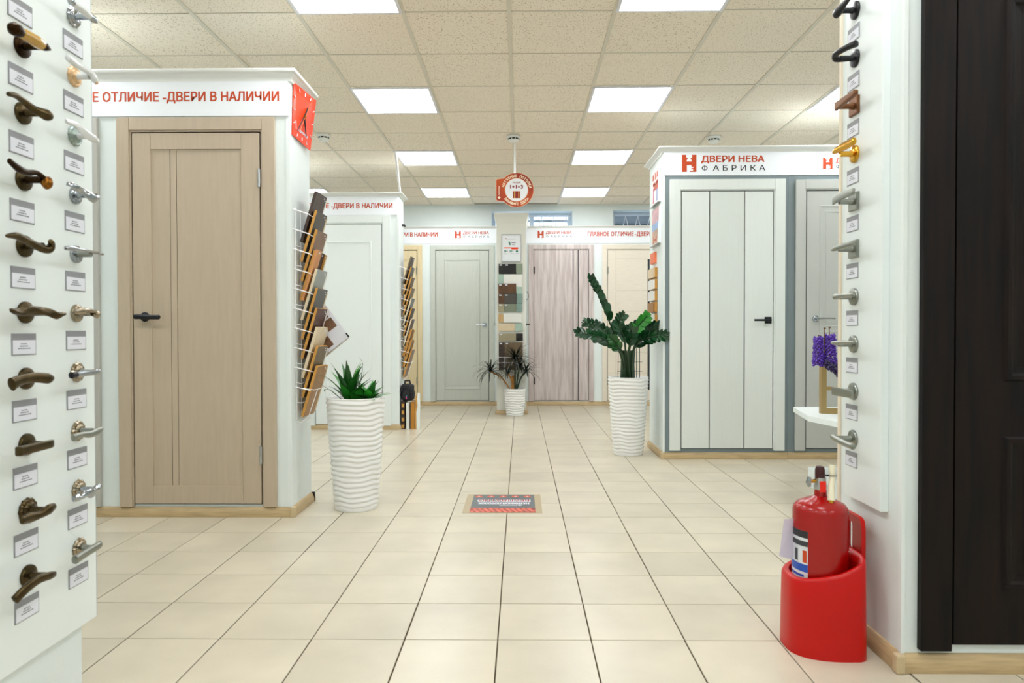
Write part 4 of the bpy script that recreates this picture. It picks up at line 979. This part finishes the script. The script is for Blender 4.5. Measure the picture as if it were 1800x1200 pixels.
# plant 1: broad-leaved dracaena by the left partition
P1 = (-.975, 4.115, 0)
p1 = planter(P1, 'leafy green plant in a tall ribbed white pot beside the left partition', bigme, .655, .17)
HT = .63
def strap(parent, c, az, L_, w_, tilt, droop, m, name='leaf'):
    """strap leaf from c in direction az, tilt from vertical (0 up)"""
    d = Vector((math.cos(az), math.sin(az), 0)); pts = []; 
    for k in range(5):
        u = k/4; ang = tilt+droop*u*u
        if k == 0: p = Vector(c)
        else: p = p+(d*math.sin(ang)+Vector((0, 0, 1))*math.cos(ang))*L_/4
        pts.append(p.copy())
    return leaf(parent, pts, w_, m, name, prof=lambda u: (.55+.45*math.sin(PI*min(u*1.15, 1)**.8))*(1-u**3.2))
c1 = (P1[0]-.035, P1[1]-.02, HT+.0)
for k in range(20):
    az = k*2.399; u = k/19; tilt = .10+.75*u
    strap(p1, (c1[0]+.008*math.cos(az), c1[1]+.008*math.sin(az), HT+.012*(1-u)), az, .245-.07*u+random.uniform(-.02, .02), .027, tilt, .35, M_leaf if k % 3 else M_leafb)
c1b = (P1[0]+.085, P1[1]-.03, HT)
for k in range(16):
    az = k*2.399+.6; u = k/15; tilt = .25+.95*u
    strap(p1, (c1b[0]+.008*math.cos(az), c1b[1]+.008*math.sin(az), HT+.01*(1-u)), az, .135+random.uniform(-.02, .02), .026, tilt, .4, M_leafb if k % 2 else M_leaf)
for (dx, dz, pts_) in ((0, 0, ((-.03,0,.0),(-.08,-.02,.10),(-.15,-.04,.155),(-.20,-.05,.150))), (0, 0, ((-.04,0,0),(-.10,-.03,.06),(-.15,-.05,.10),(-.19,-.06,.14))), (0, 0, ((-.04,0,0),(-.11,0,.06),(-.15,0,.075),(-.155,.01,.055))),
                       (0, 0, ((.02,0,.0),(.06,.0,.12),(.07,0,.22),(.045,0,.27))), (0, 0, ((.03,0,0),(.05,0,.10),(.075,0,.15),(.08,0,.19))), (0, 0, ((.12,0,0),(.17,-.01,.04),(.215,-.02,.055),(.235,-.02,.05)))):
    leaf(p1, [(P1[0]-.02+a, P1[1]-.04+b, HT+c) for a, b, c in pts_], .011, M_leaf)
for k, (a, b, c, w_) in enumerate(((.02, -.11, .05, .030), (.055, -.10, .085, .028), (-.06, -.10, .04, .026), (.10, -.10, .045, .026), (-.01, -.12, .02, .028))):
    leaf(p1, [(P1[0]+a*.5, P1[1]-.05, HT), (P1[0]+a*.8, P1[1]+b*.8, HT+c*.8), (P1[0]+a*1.1, P1[1]+b*1.1, HT+c)], w_, M_leafb)
MB().tube([(c1[0], c1[1], .60), (c1[0], c1[1], .66)], .014, 8).build('stem', M_stem, p1, smooth=True)
MB().tube([(c1b[0], c1b[1], .60), (c1b[0], c1b[1], .65)], .012, 8).build('stem', M_stem, p1, smooth=True)
# plant 2: zz plant by the right partition
P2 = (.915, 5.93, 0)
p2 = planter(P2, 'dark glossy fronded plant in a tall ribbed white pot beside the right partition', bigme, .655, .17)
def pix(x, y, Y):       # point of the plant at depth Y
    d = R.transposed() @ Vector(((x-900)/F_PX, 1, -(y-600)/F_PX)); d *= Y/d.y; return Vector((d.x, d.y, d.z+CAM_H))
def frond(pts, sizes, m, start=.25, n=9, both=True, stemr=(.009, .004), sd=1, lean=.5):
    P = smooth_path(pts, 8)
    MB().tube(P, [stemr[0]+(stemr[1]-stemr[0])*i/(len(P)-1) for i in range(len(P))], 6).build('stem', M_stem, p2, smooth=True)
    for k in range(n):
        u = start+(1-start)*k/(n-1); i = min(int(u*(len(P)-1)), len(P)-2); p = P[i]; t = (P[i+1]-P[i]).normalized()
        sv = t.cross(Vector((0, 1, 0))).normalized()
        dep = Vector((0, 1, 0))
        for s_ in ((1, -1) if both else (sd,)):
            L_ = sizes*.88*(.75+.5*math.sin(PI*min(1, u*.9)))*random.uniform(.85, 1.1)*(.75 if k == n-1 else 1)
            d = (t*(lean+random.uniform(0, .25))+sv*s_*.8+dep*random.uniform(-.5, .3)).normalized()
            if k == n-1: d = (t+sv*s_*.25).normalized()
            leaf(p2, [p, p+d*L_*.5+t*L_*.08, p+d*L_+t*L_*.12], L_*.34, m, 'leaflet', fold=.15, side=(d.cross(Vector((.3, -.9, .25)))), prof=lambda v: max(.06, math.sin(PI*(.04+.96*v)**.85)**.65))
base = lambda dx, dy=0: (P2[0]+dx, P2[1]+dy, .60)
frond([base(-.01), pix(1096, 628, 5.90), pix(1081, 590, 5.88), pix(1064, 548, 5.86), pix(1049, 513, 5.85), pix(1036, 487, 5.84)], .082, M_leafd, start=.42, n=12, both=False, sd=-1, lean=.9)
frond([base(-.01), pix(1096, 628, 5.90), pix(1081, 590, 5.88), pix(1064, 548, 5.86), pix(1049, 513, 5.85), pix(1036, 487, 5.84)], .045, M_leafd, start=.80, n=5, both=False, sd=1, lean=1.5)
frond([base(-.03), pix(1092, 625, 5.85), pix(1070, 600, 5.8), pix(1045, 590, 5.75), pix(1014, 583, 5.72)], .065, M_leafd, start=.42, n=12)
frond([base(-.02, .03), pix(1090, 620, 5.95), pix(1072, 590, 6.0), pix(1050, 572, 6.02), pix(1028, 566, 6.05)], .060, M_leafd, start=.45, n=10)
frond([base(.03, -.02), pix(1112, 625, 5.84), pix(1124, 600, 5.78), pix(1143, 593, 5.72), pix(1170, 588, 5.68)], .070, M_leafd, start=.42, n=12)
frond([base(.03, .03), pix(1112, 620, 5.95), pix(1125, 590, 5.92), pix(1145, 578, 5.90), pix(1163, 574, 5.88)], .080, M_leafd, start=.5, n=9)
frond([base(.02), pix(1106, 620, 5.9), pix(1116, 585, 5.86), pix(1128, 566, 5.84), pix(1138, 556, 5.82)], .070, M_leafb, start=.55, n=7)
frond([base(0, -.03), pix(1100, 620, 5.8), pix(1096, 592, 5.75), pix(1088, 570, 5.72), pix(1094, 553, 5.7)], .065, M_leafd, start=.5, n=8)
frond([base(.01, -.04), pix(1104, 625, 5.78), pix(1108, 600, 5.70), pix(1112, 585, 5.62), pix(1106, 575, 5.56)], .060, M_leafd, start=.45, n=8)
frond([base(.0, .04), pix(1100, 625, 6.0), pix(1100, 595, 6.05), pix(1108, 580, 6.1), pix(1118, 572, 6.12)], .065, M_leafd, start=.45, n=8)
frond([base(-.02, -.03), pix(1096, 628, 5.8), pix(1086, 610, 5.74), pix(1080, 600, 5.68), pix(1070, 590, 5.6)], .055, M_leaf, start=.45, n=7)
for k in range(9):
    a = k*.7; MB().tube([(P2[0]+.045*math.cos(a)*1.1-.005, P2[1]+.03*math.sin(a), .60), (P2[0]+.045*math.cos(a)-.005, P2[1]+.03*math.sin(a), .76), (P2[0]+.05*math.cos(a), P2[1]+.04*math.sin(a), .88)], [.017, .014, .010], 8).build('stem', M_stem, p2, smooth=True)
for x in (-.095, .060, .088): MB().tube([(P2[0]+x, P2[1]-.06, .60), (P2[0]+x*.98, P2[1]-.06, .96 if x > 0 else .86)], .0028, 5).build('support_rod', mat('dark_green_wire', '#16302a', .4), p2)
for z in (.705, .785): MB().tube([(P2[0]-.10, P2[1]-.06, z), (P2[0]+.11, P2[1]-.06, z)], .0018, 5).build('support_rod', mat('dark_green_wire', '#16302a', .4), p2)
# plant 3: thin-leaved dracaena in front of the pillar
P3 = (-.068, 8.66, 0)
small = pot_mesh(.136, .105, .335, 11, A=.005, nseg=64, per=6).mesh('pot', M_pot, smooth=80)
p3 = planter(P3, 'spiky thin-leaved plant in a smaller white pot before the pillar', small, .335, .136)
heads = [(-.10, -.02, -.355, .02, .545), (.00, .02, .005, -.02, .70), (.04, 0, .16, -.03, .54), (-.03, -.02, -.10, -.06, .52), (.03, .01, .07, .0, .60)]
for hi, (sx, sy, tx, ty, tz) in enumerate(heads):
    s0 = Vector((P3[0]+sx*.5, P3[1]+sy, .31)); s1 = Vector((P3[0]+tx*.85, P3[1]+ty-.02, tz))
    MB().tube(smooth_path([s0, s0+(s1-s0)*.45+Vector((0, 0, .05)), s1], 5), [.010]*11, 6).build('cane', M_cane if hi in (0, 3) else M_stem, p3, smooth=True)
    nl = (44, 60, 36, 26, 34)[hi]
    for k in range(nl):
        az = k*2.399+hi; u = k/nl; tilt = .15+1.5*u**.8
        d = Vector((math.cos(az), math.sin(az), 0)); L_ = random.uniform(.20, .30)*(1.05 if hi < 2 else .85)
        if hi and s1.y + d.y*L_*.8 > 8.76: d.y = -abs(d.y)*.4; d.normalize()
        pts = []; p = s1.copy()
        for q_ in range(5):
            if q_: ang = tilt+(1.25 if hi == 0 else .9)*(q_/4)**1.5; p = p+(d*math.sin(ang)+Vector((0, 0, 1))*math.cos(ang))*L_/4
            pts.append(p.copy())
        leaf(p3, pts, .0085, M_leafk, prof=lambda v: 1-.75*v*v)
for k in range(3): MB().tube([(P3[0]-.04+.012*k, P3[1]-.04, .31), (P3[0]-.035+.010*k, P3[1]-.04, .50)], .007, 6).build('cane', M_cane, p3, smooth=True)

# ---------------------------------------------------------------- fire extinguisher and stand
ex = empty('extinguisher_stand', (.985, 2.34, 0), 'glossy red plastic floor stand holding the fire extinguisher', 'stand')
n = 48; XB, XF, YC, HY = 1.112, .872, 2.312, .122
def outl(off_, z):
    pts = []
    for j in range(n):
        th = 2*PI*j/n; c_, s_ = math.cos(th), math.sin(th)
        ex_ = .55 if c_ > 0 else .85
        cx_ = (XB+XF)/2+.05
        xx = cx_+math.copysign(abs(c_)**ex_, c_)*((XB-cx_) if c_ > 0 else (cx_-XF))
        yy_ = YC+math.copysign(abs(s_)**.72, s_)*HY
        ctr = Vector((cx_-.03, YC)); q_ = Vector((xx, yy_)); d = (q_-ctr); d = d*(1-off_/d.length); q_ = ctr+d
        zz = z if z is not None else .240+(q_.x-XF)*.25+max(0, (q_.x-1.02))*.30
        pts.append((q_.x, q_.y, zz))
    return pts
rows = [outl(.0, .0), outl(0, .004), outl(.002, .15)]
top = [(a, b, c) for a, b, c in outl(.004, None)]
rows.append([(a, b, c-.012) for a, b, c in top]); rows.append([(a, b, c-.003) for a, b, c in outl(.008, None)]); rows.append(outl(.014, None))
rows.append([(a, b, c-.004) for a, b, c in outl(.026, None)]); rows.append([(a, b, c-.02) for a, b, c in outl(.031, None)]); rows.append(outl(.034, .03)); 
mb = MB(); mb.grid(rows, True, False); mb.f.append(tuple(range(n))[::-1]); mb.m.append(0); mb.f.append(tuple(8*n+j for j in range(n))); mb.m.append(0)
mb.build('holder', M_red, ex, smooth=50)
# back plate with a slot
nn_ = 24; oy0, oy1, oz0, oz1 = 2.272, 2.435, .20, .432
def rrect(y0, y1, z0, z1, k):
    pts = []
    cy, cz, hy_, hz_ = (y0+y1)/2, (z0+z1)/2, (y1-y0)/2, (z1-z0)/2
    for j in range(k):
        th = 2*PI*j/k; c_, s_ = math.cos(th), math.sin(th)
        pts.append((cy+math.copysign(abs(c_)**.28, c_)*hy_, cz+math.copysign(abs(s_)**.28, s_)*hz_))
    return pts
o1 = rrect(oy0, oy1, oz0, oz1, 32); i1 = rrect(2.335, 2.375, .31, .405, 32)
xa, xb = 1.108, 1.122
MB().grid([[(xa, a, b) for a, b in o1], [(xb, a, b) for a, b in o1], [(xb, a, b) for a, b in i1], [(xa, a, b) for a, b in i1], [(xa, a, b) for a, b in o1]], True).build('back_plate', M_red, ex, smooth=30)
fe = empty('fire_extinguisher', (.990, 2.308, .03), 'red fire extinguisher with white hose standing in the red stand', 'fire extinguisher')
cx, cy, rc = .990, 2.308, .0865
prof = [(rc*.9, .031), (rc, .045), (rc, .446), (rc*.99, .450), (rc*.99, .454), (rc*.96, .464), (rc*.85, .476), (rc*.55, .488), (.03, .494), (.02, .500), (.019, .525)]
MB().lathe([(r_, z) for r_, z in prof], 48, (cx, cy, 0)).build('cylinder', M_redc, fe, smooth=50)
lab_bands = [(.235, .262, mat('label_black', '#24242a', .4)), (.262, .275, M_cream), (.275, .290, mat('label_dark', '#3a3d42', .4)), (.290, .305, M_paper), (.305, .340, M_paper)]
th0, th1 = math.radians(150), math.radians(222)
def band(z0, z1, m, a0=th0, a1=th1, rr=rc+.0006, nm='label_band'):
    k = 12; MB().grid([[(cx+rr*math.cos(a0+(a1-a0)*j/k), cy+rr*math.sin(a0+(a1-a0)*j/k), z) for j in range(k+1)] for z in (z0, z1)]).build(nm, m, fe)
band(.16, .395, mat('label_white', '#dfe2e6', .35), nm='paper_label')
band(.372, .395, mat('label_black', '#24242a', .4), rr=rc+.001); band(.345, .362, mat('label_dark', '#3a3d42', .4), rr=rc+.001); band(.262, .287, M_blue, rr=rc+.001)
for k in range(3): band(.293, .332, mat('label_dark', '#3a3d42', .4) if k == 1 else M_orange, th0+.25+.4*k, th0+.42+.4*k, rc+.0012, 'label_pictogram')
for k in range(5): band(.245-.017*k, .253-.017*k, mat('label_dark', '#3a3d42', .4) if k % 2 else M_blue, th0+.1, th1-.15, rc+.001, 'label_line')
MB().lathe([(.020, .520), (.022, .530), (.018, .545), (.017, .560)], 16, (cx, cy, 0)).build('valve', M_steel, fe, smooth=True)
MB().lathe([(.0125, .540), (.0155, .548), (.0155, .585), (.012, .596), (.004, .598)], 16, (cx-.002, cy, 0)).build('valve_cap', mat('dark_red_rubber', '#3a0d10', .4), fe, smooth=True)
MB().box(cx-.010, cx+.008, cy-.024, cy-.016, .515, .550).build('red_seal', mat('bright_red', '#f0200c', .4), fe)
MB().tube([(cx-.012, cy, .548), (cx-.040, cy-.006, .548)], .006, 8).build('side_port', M_gold, fe, smooth=True)
MB().tube([(cx-.040, cy-.010, .532), (cx-.044, cy-.010, .545), (cx-.040, cy-.010, .562)], [.006, .009, .007], 8).build('side_knob', M_chrome, fe, smooth=True)
MB().tube([(cx+.018, cy-.040, .492), (cx+.022, cy-.030, .530), (cx+.030, cy-.020, .565), (cx+.030, cy-.018, .603)], [.012, .010, .010, .011], 12).build('hose', mat('ivory_hose', '#e9e2c6', .4), fe, smooth=True)
MB().tube([(cx+.015, cy-.042, .480), (cx+.018, cy-.040, .494)], .0085, 10).build('nozzle', M_gold, fe, smooth=True)
MB().tube([(cx-.012, cy-.019, .567), (cx+.010, cy-.024, .569), (cx+.030, cy-.034, .571), (cx+.044, cy-.022, .568), (cx+.036, cy-.004, .566), (cx, cy+.018, .566)], .0016, 5).build('cable_tie', M_blackm, fe)
tg = tag(MB().prism([Vector((.872, 2.31, .420)), Vector((.852, 2.30, .300)), Vector((.903, 2.315, .285)), Vector((.906, 2.315, .420))], (.0006, .001, 0)).build('paper_tag', M_lilac, None, at=(.87, 2.32, .3)), 'blank lilac paper hanging on the left of the fire extinguisher', 'tag')

# ---------------------------------------------------------------- floor samples by the further left partition
xs0 = -1.262
def floor_board(name, m, x0, x1, y0, y1, h, label, extra=None):
    r = empty(name, ((x0+x1)/2, y0, 0), label, 'sample'); bx('board', m, r, x0, x1, y0, y1, 0, h, bevel=.001); return r
fa = floor_board('checked_block', mat('dark_edge_wood', '#3a2a1c', .6), -1.275, -1.238, 7.43, 7.62, .30, 'wooden sample block with dark notches standing on the floor by the further partition')
for k in range(4): bx('light_piece', M_mdf, fa, -1.270, -1.243, 7.424, 7.43, .012+.074*k, .012+.074*k+.038)
floor_board('board_sample', mat('white_sample', '#e8e8e2', .4), -1.222, -1.192, 7.43, 7.62, .285, 'white board sample standing on the floor next to the notched block')
floor_board('board_sample', wood('honey_veneer', '#c98a2c', '#b07420'), -1.172, -1.135, 7.43, 7.60, .29, 'honey coloured board sample standing on the floor')
wb = empty('corner_sample', (-1.10, 7.43, 0), 'taller white door corner sample with broken wood edge on the floor', 'sample')
MB().prism([Vector((x, 7.43, z)) for x, z in ((-1.128, 0), (-1.075, 0), (-1.075, .385), (-1.105, .385), (-1.118, .33), (-1.108, .25), (-1.132, .19))], (0, .03, 0)).build('board', M_wdoor2, wb)
MB().prism([Vector((x, 7.428, z)) for x, z in ((-1.128, 0), (-1.112, 0), (-1.114, .18), (-1.100, .25), (-1.106, .33), (-1.098, .383), (-1.106, .385), (-1.122, .33), (-1.113, .25), (-1.134, .19))], (0, .002, 0)).build('raw_edge', M_mdf, wb)
bg_ = empty('tool_bag', (-1.215, 7.5, .30), 'small black bag with handle lying on top of the floor samples', 'bag')
rows = []
for z, rx, ry in ((0, .045, .04), (.015, .068, .06), (.06, .078, .065), (.10, .072, .06), (.115, .068, .055), (.16, .070, .055), (.175, .055, .045), (.18, .03, .03)):
    rows.append([(-1.215+math.copysign(abs(math.cos(t_))**.6, math.cos(t_))*rx, 7.5+math.copysign(abs(math.sin(t_))**.6, math.sin(t_))*ry, .302+z) for t_ in [2*PI*j/20 for j in range(20)]])
M_bag = mat('black_nylon', '#14161c', .6, var=.3, scale=30, bump=.4)
MB().grid(rows, True, True).build('body', M_bag, bg_, smooth=60)
MB().tube([(-1.245, 7.48, .478), (-1.24, 7.48, .515), (-1.19, 7.48, .515), (-1.185, 7.48, .478)], .010, 6).build('carry_handle', M_bag, bg_, smooth=True)
for dx, dz in ((-.058, .12), (.05, .10), (0, .15), (.055, .05)): MB().lathe([(.004, -.022), (.022, -.02), (.024, .02), (.004, .022)], 10, (-1.215+dx, 7.445, .302+dz)).build('pocket', M_bag, bg_, smooth=True)
bx('pink_tab', mat('pink_tab', '#e0509a', .4), bg_, -1.226, -1.214, 7.428, 7.434, .322, .350); bx('teal_tab', mat('teal_tab', '#2a9a90', .4), bg_, -1.221, -1.212, 7.428, 7.434, .350, .362)

# ---------------------------------------------------------------- white stand, flowers and gilt frame behind the right partition
ws = empty('console_table', (2.25, 4.35, 0), 'low white display table half hidden behind the right handle board', 'table')
zt = .53
MB().prism([Vector((1.735, 4.22, zt)), Vector((1.80, 3.90, zt)), Vector((2.9, 3.85, zt)), Vector((2.9, 4.75, zt)), Vector((1.84, 4.72, zt))], (0, 0, -.032)).build('table_top', M_panel, ws)
MB().box(2.2, 2.5, 4.15, 4.45, .13, zt-.032).build('pedestal', M_panel, ws)
MB().box(1.93, 2.8, 4.0, 4.7, 0, .128).build('base', M_panel, ws, bevel=.004)
gf = empty('picture_frame', (2.0, 4.40, zt), 'olive gold empty frame standing on the white display table', 'frame')
def gfp(u, v, d=0):     # frame plane, slightly turned
    a = -.22; return Vector((1.865+u*math.cos(a), 4.34+u*math.sin(a)+d, zt+v))
for u0, u1, v0, v1 in ((0, .03, 0, .33), (.47, .50, 0, .33), (.03, .47, 0, .035), (.03, .47, .295, .33), (.03, .47, .145, .168)):
    MB().prism([gfp(u0, v0), gfp(u1, v0), gfp(u1, v1), gfp(u0, v1)], (0, .035, 0)).build('frame_rail', M_goldf, gf)
vs_ = empty('flower_vase', (2.18, 4.12, zt), 'vase of purple artificial lupins on the white display table', 'vase of flowers')
MB().lathe([(.05, 0), (.065, .05), (.06, .18), (.035, .24), (.045, .27)], 20, (2.18, 4.12, zt)).build('vase', M_porc, vs_, smooth=True)
def spike(x, z0, z1, r_, m, nb, y=4.12, horiz=None):
    mb = MB(); rr = random.Random(int(x*1000))
    for k in range(nb):
        u = k/nb; a = k*2.4
        if horiz: c = Vector((x+(horiz-x)*u, y-.04+.02*math.sin(a), z0+(z1-z0)*u))+Vector((0, math.cos(a), math.sin(a)))*r_*rr.uniform(.5, 1)
        else: c = Vector((x, y, z0+(z1-z0)*u))+Vector((math.cos(a), math.sin(a), 0))*r_*(1-.25*u)*rr.uniform(.75, 1)
        s_ = .0075*rr.uniform(.8, 1.2)
        n0 = len(mb.v); mb.v += [tuple(c+Vector(q_)*s_) for q_ in ((1.3,0,0),(-1.3,0,0),(0,1.3,0),(0,-1.3,0),(0,0,1.5),(0,0,-1))]
        for t_ in ((0,2,4),(2,1,4),(1,3,4),(3,0,4),(2,0,5),(1,2,5),(3,1,5),(0,3,5)): mb.f.append(tuple(n0+i for i in t_)); mb.m.append(0)
    o = mb.build('flower_spike', m, vs_); return o
q1, q2 = pix(1439, 640, 4.12), pix(1440, 595, 4.12)
spike(q1.x-.002, q1.z-.01, q2.z+.01, .032, M_purple, 120); 
q3, q4 = pix(1459, 640, 4.12), pix(1459, 588, 4.12)
spike(q3.x, q3.z-.01, q4.z, .036, M_purple, 150)
q5 = pix(1447, 640, 4.12); q6 = pix(1480, 655, 4.12)
spike(q5.x, q5.z, q6.z, .030, M_purpled, 130, horiz=q6.x+.03)
spike(q5.x+.04, q5.z-.035, q6.z-.05, .022, M_purpled, 50, horiz=q6.x+.03)
for (a, b) in (((q3.x, q3.z), (q4.x-.005, q4.z+.045)), ((q1.x, q1.z), (q2.x-.005, q2.z+.02)), ((q3.x-.03, q3.z), (q3.x-.035, q4.z+.04))):
    MB().tube([(2.18, 4.12, zt+.20), ((2.18+a[0])/2, 4.12, a[1]-.03), (a[0], 4.12, a[1])], .004, 5).build('stem', M_stem, vs_)
    MB().tube([(a[0], 4.12, a[1]), (b[0], 4.12, b[1]-.01), (b[0]+.004, 4.12, b[1])], [.004, .003, .009], 5).build('flower_tip', mat('brown_bud', '#7a5a3a', .6), vs_)
